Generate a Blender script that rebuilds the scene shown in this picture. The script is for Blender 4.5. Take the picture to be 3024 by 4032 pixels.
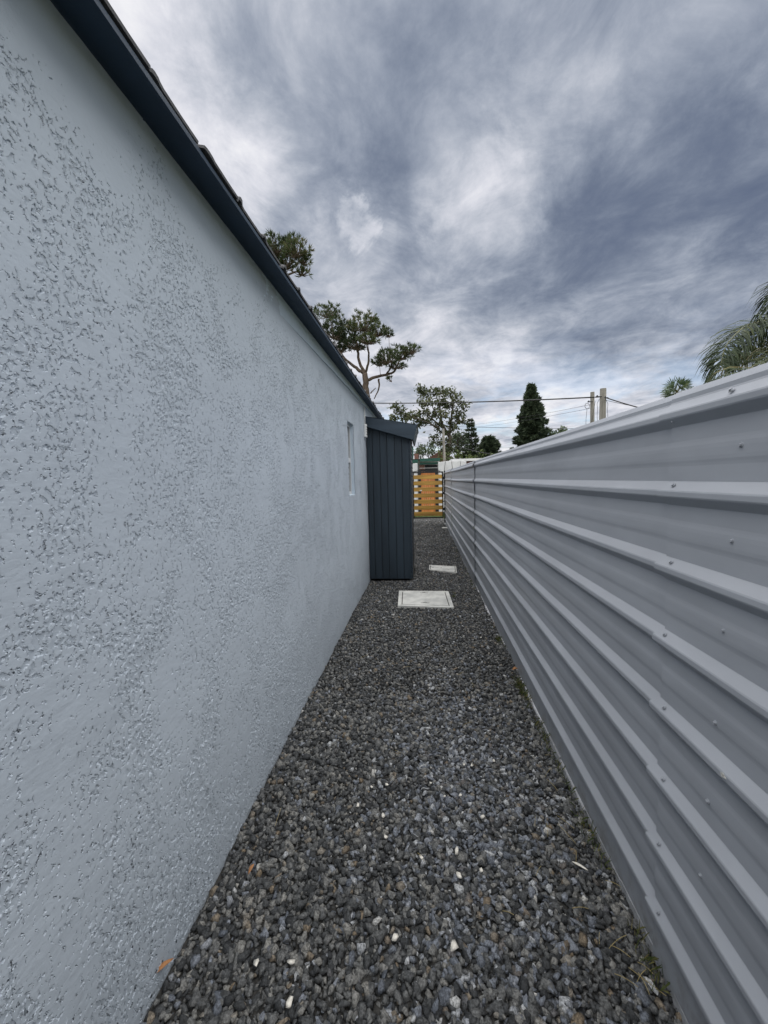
import bpy, bmesh, math, random
import numpy as np
from mathutils import Vector, Matrix, noise

for o in list(bpy.data.objects): bpy.data.objects.remove(o)
scene = bpy.context.scene
C = scene.collection
R = math.radians
rng = np.random.default_rng(7)
random.seed(7)

# ------------------------------------------------------------------ camera
CAM = Vector((0, 0, 1.5))
YAW, PITCH, ROLL, FPX = R(5.837), R(4.744), R(1.387), 1546.2      # focal length in pixels of a 3024 x 4032 frame
fw = Vector((-math.sin(YAW)*math.cos(PITCH), math.cos(YAW)*math.cos(PITCH), -math.sin(PITCH)))
r0 = fw.cross(Vector((0, 0, 1))).normalized(); u0 = r0.cross(fw)
rt = r0*math.cos(ROLL) - u0*math.sin(ROLL); up = u0*math.cos(ROLL) + r0*math.sin(ROLL)
cd = bpy.data.cameras.new('camera'); cam = bpy.data.objects.new('camera', cd); C.objects.link(cam)
cam.matrix_world = Matrix((( rt.x, up.x, -fw.x, CAM.x), (rt.y, up.y, -fw.y, CAM.y), (rt.z, up.z, -fw.z, CAM.z), (0, 0, 0, 1)))
cd.sensor_fit = 'VERTICAL'; cd.sensor_height = 24; cd.lens = FPX/4032*24
cd.clip_start = 0.05; cd.clip_end = 5000
scene.camera = cam

def ray(px, py):                       # px, py on a 1659 x 2212 frame
    sx, sy = px*1.8228, py*1.8228
    return fw + rt*((sx-1512)/FPX) - up*((sy-2016)/FPX)
def at(px, py, Y):                     # the point of the world seen there at the distance Y down the passage
    d = ray(px, py); return CAM + d*(Y/d.y)

# ------------------------------------------------------------------ light and exposure
scene.view_settings.view_transform = 'Standard'; scene.view_settings.look = 'None'
scene.view_settings.gamma = 1; scene.view_settings.use_curve_mapping = False
EXPOSURE = 1.82
scene.view_settings.exposure = EXPOSURE
SUN_DIR = Vector((0.06, -0.10, 1.0)).normalized()      # towards the veiled sun, high up
sd = bpy.data.lights.new('sun', 'SUN'); sun = bpy.data.objects.new('sun', sd); C.objects.link(sun)
sd.energy = 1.5; sd.angle = R(105); sd.color = (1, 0.975, 0.94)
sun.rotation_euler = SUN_DIR.to_track_quat('Z', 'Y').to_euler()

# ------------------------------------------------------------------ node helpers
class NT:
    def __init__(s, tree): s.t = tree; s.n = tree.nodes; s.l = tree.links
    def node(s, typ, **kw):
        n = s.n.new(typ)
        for k, v in kw.items(): setattr(n, k, v)
        return n
    def put(s, sock, v):
        if isinstance(v, bpy.types.NodeSocket): s.l.new(v, sock)
        elif v is not None:
            if hasattr(sock.default_value, '__len__') and not hasattr(v, '__len__'): v = [v]*len(sock.default_value)
            if hasattr(v, '__len__') and len(v) == 3 and len(sock.default_value) == 4: v = list(v)+[1]
            sock.default_value = v
    def math(s, op, a, b=None, c=None, clamp=False):
        n = s.node('ShaderNodeMath', operation=op, use_clamp=clamp)
        for i, v in enumerate((a, b, c)):
            if v is not None: s.put(n.inputs[i], v)
        return n.outputs[0]
    def vmath(s, op, a, b=None, out=0):
        n = s.node('ShaderNodeVectorMath', operation=op)
        s.put(n.inputs[0], a)
        if b is not None: s.put(n.inputs[1], b)
        return n.outputs[out]
    def noise(s, vec, scale, detail=3, rough=.5, dist=0, out='Fac'):
        n = s.node('ShaderNodeTexNoise'); s.put(n.inputs['Vector'], vec)
        n.inputs['Scale'].default_value = scale; n.inputs['Detail'].default_value = detail
        n.inputs['Roughness'].default_value = rough; n.inputs['Distortion'].default_value = dist
        return n.outputs[out]
    def step(s, v, a, b, lo=0., hi=1.):
        n = s.node('ShaderNodeMapRange', interpolation_type='SMOOTHSTEP')
        s.put(n.inputs[0], v)
        for i, x in zip((1, 2, 3, 4), (a, b, lo, hi)): s.put(n.inputs[i], x)
        return n.outputs[0]
    def mix(s, f, a, b, blend='MIX'):
        n = s.node('ShaderNodeMix', data_type='RGBA', blend_type=blend)
        s.put(n.inputs[0], f); s.put(n.inputs[6], a); s.put(n.inputs[7], b)
        return n.outputs[2]
    def comb(s, x, y, z):
        n = s.node('ShaderNodeCombineXYZ')
        for i, v in enumerate((x, y, z)): s.put(n.inputs[i], v)
        return n.outputs[0]

# ------------------------------------------------------------------ sky: overcast, streaked cloud deck over a blue sky
w = bpy.data.worlds.new('World'); scene.world = w; w.use_nodes = True
T = NT(w.node_tree); T.n.clear()
sky = T.node('ShaderNodeTexSky', sky_type='NISHITA'); sky.sun_disc = False
sky.sun_elevation = math.asin(SUN_DIR.z); sky.sun_rotation = math.atan2(SUN_DIR.x, SUN_DIR.y)
D = T.vmath('NORMALIZE', T.node('ShaderNodeTexCoord').outputs['Generated'])
sp = T.node('ShaderNodeSeparateXYZ'); T.l.new(D, sp.inputs[0])
zz = T.math('ADD', T.math('MAXIMUM', sp.outputs[2], 0.0), 0.10)
# turn the deck so that its streaks run away from the camera, a little to the right
ca, sa = math.cos(R(8)), math.sin(R(8))
ux = T.math('SUBTRACT', T.math('MULTIPLY', sp.outputs[0], ca), T.math('MULTIPLY', sp.outputs[1], sa))
uy = T.math('ADD', T.math('MULTIPLY', sp.outputs[0], sa), T.math('MULTIPLY', sp.outputs[1], ca))
U = T.math('DIVIDE', ux, zz); V = T.math('DIVIDE', uy, zz)
P1 = T.comb(T.math('MULTIPLY', U, 1.0), T.math('MULTIPLY', V, .80), 3.1)
P2 = T.comb(T.math('MULTIPLY', U, 1.0), T.math('MULTIPLY', V, .88), 7.7)
big = T.noise(P1, 1.15, 5, .52, .5)
mid = T.noise(P2, 3.2, 8, .66, .5)
fine = T.noise(T.comb(U, T.math('MULTIPLY', V, .8), 1.3), 9.0, 6, .62, .3)
streak = T.noise(T.comb(T.math('MULTIPLY', U, 1.0), T.math('MULTIPLY', V, .10), 5.0), 6.0, 4, .55, .5)
dens = T.math('ADD', T.math('MULTIPLY', big, .95), T.math('MULTIPLY', mid, .74))
dens = T.math('ADD', dens, T.math('MULTIPLY', fine, .23))
dens = T.math('ADD', dens, T.math('MULTIPLY', streak, .07))
dens = T.math('SUBTRACT', dens, T.math('ADD', 1.068, T.math('MULTIPLY', T.step(sp.outputs[2], .02, .40, 1., 0.), .07)))                # about 0 on average
wn = T.vmath('SUBTRACT', T.noise(D, 7, 6, .65, .4, out='Color'), (.5, .5, .5))
DW = T.vmath('NORMALIZE', T.vmath('ADD', D, T.vmath('MULTIPLY', wn, (.20, .20, .20))))
def blob(px, py, rad, soft=1.0):
    d = ray(px, py).normalized()
    dt = T.vmath('DOT_PRODUCT', DW, tuple(d), out=1)
    return T.step(dt, math.cos(R(rad)), math.cos(R(rad*.12)))
for px, py, rad, k in ((690, 230, 20, .17), (1330, 300, 26, .14), (1450, 590, 18, .22), (1180, 640, 14, .12), (900, 660, 9, .08),
                       (250, 330, 18, -.28), (765, 480, 3.0, -.20), (755, 515, 8.0, -.13), (975, 370, 7, -.10), (1040, 460, 8, -.12),
                       (820, 30, 13, -.10), (1300, 760, 16, -.15), (1560, 120, 16, .07), (900, 170, 18, .07), (560, 560, 14, -.10)):
    dens = T.math('ADD', dens, T.math('MULTIPLY', blob(px, py, rad), k))
EX = 2**-EXPOSURE
def lin(r, g, b, k=1.0):
    f = lambda c: (c/255/12.92 if c/255 <= .04045 else ((c/255+.055)/1.055)**2.4)
    return (f(r)*k, f(g)*k, f(b)*k)
rp = T.node('ShaderNodeValToRGB'); T.l.new(T.math('ADD', T.math('MULTIPLY', dens, 1.0), .5, clamp=True), rp.inputs[0])
cr = rp.color_ramp; cr.interpolation = 'B_SPLINE'
stops = [(0.0, (253, 253, 253)), (.14, (246, 246, 249)), (.28, (224, 225, 234)), (.42, (193, 198, 209)), (.55, (163, 171, 186)), (.68, (136, 146, 164)), (.82, (112, 123, 144)), (1.0, (95, 107, 132))]
while len(cr.elements) < len(stops): cr.elements.new(.5)
for e, (p_, c_) in zip(cr.elements, stops): e.position = p_; e.color = (*lin(*c_, EX), 1)
# thin places low down let the blue through
low = T.step(sp.outputs[2], .02, .34, 1., 0.)
thin = T.math('MULTIPLY', low, T.step(T.noise(T.comb(U, T.math('MULTIPLY', V, .8), 9.4), 1.4, 5, .6, .4), .46, .66))
bluesky = T.mix(1.0, sky.outputs[0], (.075*EX*2.3,)*3, 'MULTIPLY')
col = T.mix(T.math('MULTIPLY', thin, .80), rp.outputs[0], bluesky)
bg = T.node('ShaderNodeBackground'); T.l.new(col, bg.inputs[0]); bg.inputs[1].default_value = 1.0
wo = T.node('ShaderNodeOutputWorld'); T.l.new(bg.outputs[0], wo.inputs[0])

# ------------------------------------------------------------------ materials
def new_mat(name):
    m = bpy.data.materials.new(name); m.use_nodes = True
    t = NT(m.node_tree); b = t.n['Principled BSDF']
    return m, t, b
def coords(t): return t.node('ShaderNodeTexCoord').outputs['Object']
def bump(t, b, h, dist, strength=1.0):
    n = t.node('ShaderNodeBump'); n.inputs['Strength'].default_value = strength; n.inputs['Distance'].default_value = dist
    t.l.new(h, n.inputs['Height']); t.l.new(n.outputs[0], b.inputs['Normal'])
def plain(name, col, rough=.6, var=.18, scale=6, bdist=0, bscale=60, metal=0, spec=.5, stretch=(1, 1, 1)):
    m, t, b = new_mat(name); v = coords(t)
    if stretch != (1, 1, 1): v = t.vmath('MULTIPLY', v, stretch)
    n = t.noise(v, scale, 5, .6)
    c = t.mix(t.step(n, .3, .7), tuple(x*(1-var) for x in col), tuple(min(1, x*(1+var)) for x in col))
    t.put(b.inputs['Base Color'], c); b.inputs['Roughness'].default_value = rough
    b.inputs['Metallic'].default_value = metal; b.inputs['Specular IOR Level'].default_value = spec
    if bdist: bump(t, b, t.noise(v, bscale, 4, .6), bdist)
    return m
def attr_mat(name, ramp, rough=.7, spec=.3, var=.25, bdist=0, bscale=200, trans=0):
    """colour from the per-piece attribute 'tone' (0..1) through a ramp"""
    m, t, b = new_mat(name)
    a = t.node('ShaderNodeAttribute', attribute_name='tone')
    r = t.node('ShaderNodeValToRGB'); t.l.new(a.outputs['Fac'], r.inputs[0])
    while len(r.color_ramp.elements) < len(ramp): r.color_ramp.elements.new(.5)
    for e, (p_, c_) in zip(r.color_ramp.elements, ramp): e.position = p_; e.color = (*c_, 1)
    n = t.noise(coords(t), bscale*.7, 4, .6)
    c = t.mix(1.0, r.outputs[0], t.mix(t.step(n, .3, .7), (1-var,)*3, (1+var,)*3), 'MULTIPLY')
    t.put(b.inputs['Base Color'], c); b.inputs['Roughness'].default_value = rough; b.inputs['Specular IOR Level'].default_value = spec
    if bdist: bump(t, b, t.noise(coords(t), bscale, 4, .65), bdist)
    if trans:
        tr = t.node('ShaderNodeBsdfTranslucent'); t.put(tr.inputs[0], c)
        mx = t.node('ShaderNodeMixShader'); mx.inputs[0].default_value = trans
        t.l.new(b.outputs[0], mx.inputs[1]); t.l.new(tr.outputs[0], mx.inputs[2]); t.l.new(mx.outputs[0], t.n['Material Output'].inputs[0])
    return m

M = {}
# trowelled render: flat smoothed skin broken by wormy pits
m, t, b = new_mat('render_plaster'); v = coords(t)
sx = t.node('ShaderNodeSeparateXYZ'); t.l.new(v, sx.inputs[0])
warp = t.vmath('ADD', v, t.vmath('MULTIPLY', t.vmath('SUBTRACT', t.noise(v, 24, 2, .5, out='Color'), (.5, .5, .5)), (0, .020, .020)))
wv = t.vmath('MULTIPLY', warp, (1, 1.0, .80))
worm = t.noise(wv, 80, 2.5, .55, .30)
patch = t.noise(t.vmath('MULTIPLY', v, (1, .95, .80)), 4.0, 5, .70, .6)
lowm = t.step(sx.outputs[2], .0, 1.3, .06, 0.)                     # rougher towards the foot
topm = t.step(sx.outputs[2], 2.30, 2.50, 0., -.16)                  # smooth strip under the eave
thr = t.math('ADD', t.math('ADD', t.math('MULTIPLY', t.math('SUBTRACT', patch, .5), 0.88), .446), t.math('ADD', lowm, topm))
h = t.step(t.math('SUBTRACT', worm, thr), -.070, .014)              # 0 in the pits, 1 on the smoothed skin
soft = t.noise(v, 9, 4, .55); grain = t.noise(v, 420, 3, .6)
trow = t.noise(t.vmath('MULTIPLY', v, (1, .6, 1.6)), 40, 4, .6)
hh = t.math('ADD', t.math('MULTIPLY', h, .0040), t.math('ADD', t.math('MULTIPLY', soft, .005), t.math('ADD', t.math('MULTIPLY', grain, .0003), t.math('MULTIPLY', trow, .0012))))
base = lin(173, 182, 191)
c = t.mix(t.step(t.noise(v, 1.3, 4, .6), .3, .7), tuple(x*.95 for x in base), tuple(x*1.03 for x in base))
t.put(b.inputs['Base Color'], c)
b.inputs['Roughness'].default_value = .85; b.inputs['Specular IOR Level'].default_value = .06
dn = t.node('ShaderNodeDisplacement'); t.l.new(hh, dn.inputs['Height']); dn.inputs['Midlevel'].default_value = .0100; dn.inputs['Scale'].default_value = 1.0
t.l.new(dn.outputs[0], t.n['Material Output'].inputs['Displacement']); m.displacement_method = 'BOTH'
M['plaster'] = m
M['plaster_smooth'] = plain('smooth_plaster', lin(190, 203, 214), .65, .04, 3, .0012, 45, spec=.35)
M['navy'] = plain('navy_paint', lin(42, 53, 65), .5, .12, 5, .0006, 90, spec=.4)
M['soffit'] = plain('navy_soffit_paint', (.016, .034, .060), .55, .10, 5, .0006, 90, spec=.3)
M['navy_wood'] = plain('navy_painted_wood', lin(42, 53, 62), .55, .22, 7, .0012, 26, spec=.35, stretch=(1, 1, .10))
M['navy_wood_h'] = plain('navy_painted_board', lin(48, 60, 71), .5, .18, 7, .0014, 26, spec=.35, stretch=(.10, 1, 1))
M['tile'] = plain('slate_tile', lin(92, 92, 94), .75, .30, 24, .0015, 220)
# painted sheet metal
m, t, b = new_mat('grey_painted_sheet'); v = coords(t)
n1 = t.noise(t.vmath('MULTIPLY', v, (1, .35, 1)), 5, 5, .6); n2 = t.noise(v, 900, 2, .5)
base = lin(150, 154, 161)
c = t.mix(t.step(n1, .3, .72), tuple(x*.93 for x in base), tuple(x*1.05 for x in base))
dsx = t.node('ShaderNodeSeparateXYZ'); t.l.new(v, dsx.inputs[0])
dirt = t.math('MULTIPLY', t.step(dsx.outputs[2], .0, .22, 1., 0.), t.step(t.noise(v, 14, 5, .7), .42, .7))
c = t.mix(t.math('MULTIPLY', dirt, .55), c, (.13, .12, .10))
t.put(b.inputs['Base Color'], c)
t.put(b.inputs['Roughness'], t.step(n1, .2, .8, .38, .52)); b.inputs['Specular IOR Level'].default_value = .45
bump(t, b, t.math('ADD', t.math('MULTIPLY', n2, .00012), t.math('MULTIPLY', t.noise(t.vmath('MULTIPLY', v, (1, .5, 1)), 7, 2, .5), .0045)), 1.0)
M['sheet'] = m
M['concrete'] = plain('concrete', lin(168, 168, 166), .85, .16, 9, .002, 130)
M['footing'] = plain('footing_concrete', lin(140, 142, 145), .85, .25, 12, .004, 70)
m, t, b = new_mat('cover_concrete'); v = coords(t)
c = t.mix(t.step(t.noise(v, 5, 6, .65), .35, .68), lin(205, 205, 200), lin(170, 171, 168))
c = t.mix(t.math('MULTIPLY', t.step(t.noise(v, 22, 5, .7), .58, .75), .5), c, lin(128, 124, 112))
t.put(b.inputs['Base Color'], c); b.inputs['Roughness'].default_value = .85
bump(t, b, t.noise(v, 160, 4, .6), .0015); M['cover'] = m
M['dark_gap'] = plain('dirt_joint', (.05, .047, .042), .9, .3, 40)
M['stone'] = attr_mat('gravel_stone', [(0, (.024, .026, .028)), (.22, (.060, .063, .065)), (.45, (.124, .126, .124)), (.60, (.205, .200, .184)), (.70, (.155, .120, .080)), (.76, (.085, .096, .115)), (.90, (.185, .20, .228)), (.97, (.38, .39, .395)), (1, (.45, .43, .38))], .72, .40, .55, .0032, 240)
M['bed'] = plain('gravel_fines', (.030, .029, .027), .95, .5, 60, .008, 90)
M['chip'] = plain('pale_stone', (.68, .65, .58), .7, .18, 60, .001, 200)
M['leaf_dry'] = plain('dry_leaf', (.30, .14, .055), .7, .35, 60, .001, 150)
M['straw'] = attr_mat('dry_stalks', [(0, (.10, .12, .035)), (.45, (.16, .15, .05)), (1, (.42, .33, .16))], .7, .3, .2, 0, 60, .2)
M['weed'] = attr_mat('weed_blades', [(0, (.045, .07, .02)), (.6, (.09, .11, .035)), (1, (.22, .19, .08))], .7, .3, .2, 0, 60, .25)
M['white_frame'] = plain('white_painted_frame', (.50, .52, .53), .45, .06, 9)
m, t, b = new_mat('window_glass'); b.inputs['Base Color'].default_value = (.02, .024, .028, 1); b.inputs['Roughness'].default_value = .06
M['glass'] = m
M['plastic'] = plain('white_plastic', (.74, .75, .74), .4, .04, 20)
M['dark'] = plain('black_paint', (.012, .012, .013), .5, .2, 12)
M['slat'] = plain('treated_pine', (.43, .245, .050), .65, .30, 9, .001, 40, stretch=(.12, 1, 1))
M['orange'] = plain('varnished_wood', (.52, .175, .035), .5, .28, 10, .001, 40, stretch=(1, 1, .1))
M['whitestone'] = plain('whitewashed_stone', (.66, .66, .66), .85, .12, 3, .012, 6)
M['mortar'] = plain('grey_mortar', (.22, .22, .22), .9, .15, 10)
M['green'] = plain('green_painted_board', (.018, .085, .062), .5, .15, 4)
M['brick'] = plain('weathered_brick', (.20, .10, .075), .85, .35, 20, .004, 40)
M['cream'] = plain('pale_render', (.55, .54, .52), .8, .08, 2)
M['interior'] = plain('dark_interior', (.02, .02, .022), .8, .2, 5)
M['wood_pole'] = plain('weathered_pole', (.25, .235, .205), .85, .28, 9, .004, 40, stretch=(1, 1, .08))
M['cable'] = plain('black_cable', (.02, .02, .022), .6, .1, 5)
M['bark'] = plain('pine_bark', (.115, .085, .062), .9, .35, 9, .02, 14, stretch=(1, 1, .4))
M['bark2'] = plain('dark_bark', (.07, .058, .045), .9, .3, 9, .02, 14)
M['pine'] = attr_mat('pine_needles', [(0, (.035, .052, .024)), (.5, (.070, .096, .038)), (.85, (.105, .130, .050)), (1, (.15, .125, .06))], .6, .3, .2, 0, 6, .25)
M['leaf'] = attr_mat('broad_leaves', [(0, (.042, .055, .024)), (.5, (.085, .102, .044)), (1, (.135, .145, .070))], .55, .4, .2, 0, 4, .30)
M['spruce'] = attr_mat('spruce_needles', [(0, (.034, .050, .032)), (.6, (.072, .100, .058)), (1, (.115, .142, .078))], .65, .3, .2, 0, 4, .22)
M['hedge'] = attr_mat('hedge_leaves', [(0, (.045, .070, .022)), (.5, (.085, .120, .038)), (1, (.13, .155, .055))], .6, .3, .2, 0, 3, .25)
M['far_leaf'] = attr_mat('far_tree_leaves', [(0, (.055, .080, .045)), (.5, (.090, .120, .065)), (1, (.125, .150, .085))], .6, .3, .2, 0, 3, .25)
M['palm'] = attr_mat('palm_leaflets', [(0, (.018, .030, .016)), (.5, (.042, .062, .028)), (.85, (.085, .095, .036)), (1, (.16, .14, .055))], .6, .25, .15, 0, 10, .15)
M['fanpalm'] = attr_mat('fan_palm_leaves', [(0, (.045, .075, .035)), (.6, (.085, .125, .055)), (.85, (.15, .16, .075)), (1, (.28, .20, .11))], .5, .4, .15, 0, 10, .25)
M['rachis'] = plain('palm_rachis', (.13, .13, .05), .5, .2, 9)
M['soil'] = plain('soil_and_grass', (.075, .085, .04), .95, .45, 2.5, .02, 14)
M['grass'] = attr_mat('grass_blades', [(0, (.06, .10, .025)), (.6, (.12, .17, .045)), (1, (.20, .21, .08))], .6, .3, .2, 0, 10, .3)
M['road'] = plain('pale_road', (.20, .195, .185), .9, .2, 3, .006, 60)
M['rust'] = plain('bare_metal_scrape', (.40, .39, .36), .5, .4, 160)

# ------------------------------------------------------------------ mesh helpers
def link(o, parent=None):
    C.objects.link(o)
    if parent: o.parent = parent
    return o
def root_of(o):
    while o.parent: o = o.parent
    return o
def tag(o, label=None, cat=None, group=None, kind=None):
    if label: o['label'] = label
    if cat: o['category'] = cat
    if group: o['group'] = group
    if kind: o['kind'] = kind
    return o
def thing(name, loc, label, cat, group=None):
    o = bpy.data.objects.new(name, None); o.empty_display_size = .2; o.location = loc
    C.objects.link(o); return tag(o, label, cat, group)
def raw(name, V, F, mat, parent=None, smooth=False, tone=None, origin=None):
    """mesh from world-space arrays; its parts are stored relative to the thing's base"""
    V = np.asarray(V, float)
    off = np.array(root_of(parent).location if parent else (origin if origin is not None else (0, 0, 0)), float)
    me = bpy.data.meshes.new(name)
    if isinstance(F, np.ndarray):
        k = F.shape[1]
        me.vertices.add(len(V)); me.vertices.foreach_set('co', (V-off).astype(np.float32).ravel())
        me.loops.add(F.size); me.loops.foreach_set('vertex_index', F.astype(np.int32).ravel())
        me.polygons.add(len(F)); me.polygons.foreach_set('loop_start', np.arange(0, F.size, k, dtype=np.int32))
        me.polygons.foreach_set('loop_total', np.full(len(F), k, dtype=np.int32)); me.update(calc_edges=True)
    else:
        me.from_pydata([tuple(x) for x in (V-off)], [], F); me.update()
    if tone is not None:
        a = me.attributes.new('tone', 'FLOAT', 'POINT'); a.data.foreach_set('value', np.asarray(tone, np.float32))
    if smooth: me.polygons.foreach_set('use_smooth', np.ones(len(me.polygons), dtype=bool))
    me.materials.append(mat); o = bpy.data.objects.new(name, me)
    if not parent and origin is not None: o.location = origin
    return link(o, parent)
class MB:
    def __init__(s): s.v = []; s.f = []
    def box(s, a, b, bev=0, M4=None):
        x0, y0, z0 = a; x1, y1, z1 = b
        P = [(x0, y0, z0), (x1, y0, z0), (x1, y1, z0), (x0, y1, z0), (x0, y0, z1), (x1, y0, z1), (x1, y1, z1), (x0, y1, z1)]
        n = len(s.v); s.v += [tuple(M4 @ Vector(p)) if M4 else p for p in P]
        s.f += [tuple(n+i for i in q) for q in ((0, 3, 2, 1), (4, 5, 6, 7), (0, 1, 5, 4), (1, 2, 6, 5), (2, 3, 7, 6), (3, 0, 4, 7))]
        return s
    def hexa(s, P):
        n = len(s.v); s.v += [tuple(p) for p in P]
        s.f += [tuple(n+i for i in q) for q in ((0, 3, 2, 1), (4, 5, 6, 7), (0, 1, 5, 4), (1, 2, 6, 5), (2, 3, 7, 6), (3, 0, 4, 7))]
        return s
    def poly(s, P):
        n = len(s.v); s.v += [tuple(p) for p in P]; s.f.append(tuple(range(n, n+len(P)))); return s
    def prism(s, P, d):
        n = len(s.v); k = len(P); d = Vector(d)
        s.v += [tuple(p) for p in P] + [tuple(Vector(p)+d) for p in P]
        s.f.append(tuple(range(n+k-1, n-1, -1))); s.f.append(tuple(range(n+k, n+2*k)))
        for i in range(k): s.f.append((n+i, n+(i+1) % k, n+k+(i+1) % k, n+k+i))
        return s
    def tube(s, pts, rad, k=8):
        pts = [Vector(p) for p in pts]
        if not hasattr(rad, '__len__'): rad = [rad]*len(pts)
        n0 = len(s.v); prev = None
        for i, p in enumerate(pts):
            d = (pts[min(i+1, len(pts)-1)] - pts[max(i-1, 0)]).normalized()
            if prev is None: a = d.orthogonal().normalized()
            else: a = (prev - d*prev.dot(d)).normalized()
            prev = a; bb = d.cross(a)
            for j in range(k):
                t_ = 2*math.pi*j/k; s.v.append(tuple(p + (a*math.cos(t_)+bb*math.sin(t_))*rad[i]))
        for i in range(len(pts)-1):
            for j in range(k):
                s.f.append((n0+i*k+j, n0+i*k+(j+1) % k, n0+(i+1)*k+(j+1) % k, n0+(i+1)*k+j))
        s.f.append(tuple(n0+k-1-j for j in range(k))); e = n0+(len(pts)-1)*k; s.f.append(tuple(e+j for j in range(k)))
        return s
    def build(s, name, mat, parent=None, smooth=False, bev=0, origin=None):
        o = raw(name, s.v, s.f, mat, parent, smooth, origin=origin)
        if bev:
            bm = bmesh.new(); bm.from_mesh(o.data)
            bmesh.ops.bevel(bm, geom=bm.edges[:], offset=bev, segments=2, affect='EDGES', profile=.6)
            bm.to_mesh(o.data); bm.free()
        return o

# ================================================================== SETTING
XL, XR = -0.822, 0.70            # house wall, fence
def struct(o): return tag(o, kind='structure')
g = MB().poly([(-400, -60, -.06), (400, -60, -.06), (400, 900, -.06), (-400, 900, -.06)])
struct(g.build('ground', M['soil']))
struct(MB().poly([(-60, 21.4, -.05), (60, 21.4, -.05), (60, 27.5, -.05), (-60, 27.5, -.05)]).build('road', M['road']))
# gravel bed: an uneven sheet of fines under the stones
gx = np.linspace(XL+.001, XR+.10, 60); gy = np.linspace(-1.5, 15.2, 500)
GX, GY = np.meshgrid(gx, gy)
def ground_z(x, y): return .008*np.sin(x*4.1+y*1.3) + .006*np.sin(y*2.9-x*2.0) + .004*np.sin(y*7.3+x*5.1)
GZ = -.016 + ground_z(GX, GY) + rng.normal(0, .0025, GX.shape)
idx = np.arange(GX.size).reshape(GX.shape)
F = np.stack([idx[:-1, :-1], idx[:-1, 1:], idx[1:, 1:], idx[1:, :-1]], -1).reshape(-1, 4)
struct(raw('gravel_bed', np.stack([GX, GY, GZ], -1).reshape(-1, 3), F, M['bed'], smooth=True))

# ------------------------------------------------------------------ gravel stones (nobody could count them)
def stone_template(seed, npts, flat):
    r_ = np.random.default_rng(seed); bm = bmesh.new()
    p = r_.normal(size=(npts, 3)); p /= np.linalg.norm(p, axis=1)[:, None]
    p *= r_.uniform(.75, 1.05, (npts, 1))
    p *= np.array([1, r_.uniform(.62, .95), flat])
    vs = [bm.verts.new(q) for q in p]
    ret = bmesh.ops.convex_hull(bm, input=vs)
    bmesh.ops.delete(bm, geom=[x for x in ret['geom_interior'] if isinstance(x, bmesh.types.BMVert)], context='VERTS')
    bmesh.ops.triangulate(bm, faces=bm.faces[:]); bm.verts.index_update()
    V = np.array([v.co[:] for v in bm.verts]); F = np.array([[v.index for v in f.verts] for f in bm.faces]); bm.free()
    return V, F
TEMPL = {}
def templates(kind):
    if kind not in TEMPL:
        n, fl = {'near': (12, .72), 'mid': (11, .70), 'far': (8, .75), 'slab': (10, .30)}[kind]
        TEMPL[kind] = [stone_template(100+i+hash(kind[0]) % 1, n, fl*random.uniform(.85, 1.15)) for i in range(24)]
    return TEMPL[kind]
def rot_matrices(n, tilt):
    a = rng.uniform(0, 2*np.pi, n); tx = rng.normal(0, tilt, n); ty = rng.normal(0, tilt, n)
    ca, sa = np.cos(a), np.sin(a); cx, sx_ = np.cos(tx), np.sin(tx); cy, sy_ = np.cos(ty), np.sin(ty)
    Z = np.zeros(n); O = np.ones(n)
    Rz = np.stack([ca, -sa, Z, sa, ca, Z, Z, Z, O], -1).reshape(-1, 3, 3)
    Rx = np.stack([O, Z, Z, Z, cx, -sx_, Z, sx_, cx], -1).reshape(-1, 3, 3)
    Ry = np.stack([cy, Z, sy_, Z, O, Z, -sy_, Z, cy], -1).reshape(-1, 3, 3)
    return Rz @ Rx @ Ry
COVERS = [[(-.349, 5.118), (.303, 5.107), (.326, 4.45), (-.325, 4.50)], [(.075, 6.72), (.525, 6.61), (.50, 6.16), (.070, 6.36)], [(.53, 11.95), (.72, 11.93), (.72, 11.74), (.53, 11.76)]]
def inside(q, P, m=0.0):
    c = np.mean(P, axis=0); ok = np.ones(len(q), bool)
    for i in range(4):
        a = np.array(P[i]); b_ = np.array(P[(i+1) % 4]); e = b_-a; n_ = np.array([e[1], -e[0]])/np.hypot(*e)
        if n_ @ (c-a) > 0: n_ = -n_
        ok &= ((q-a) @ n_) < m
    return ok
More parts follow.
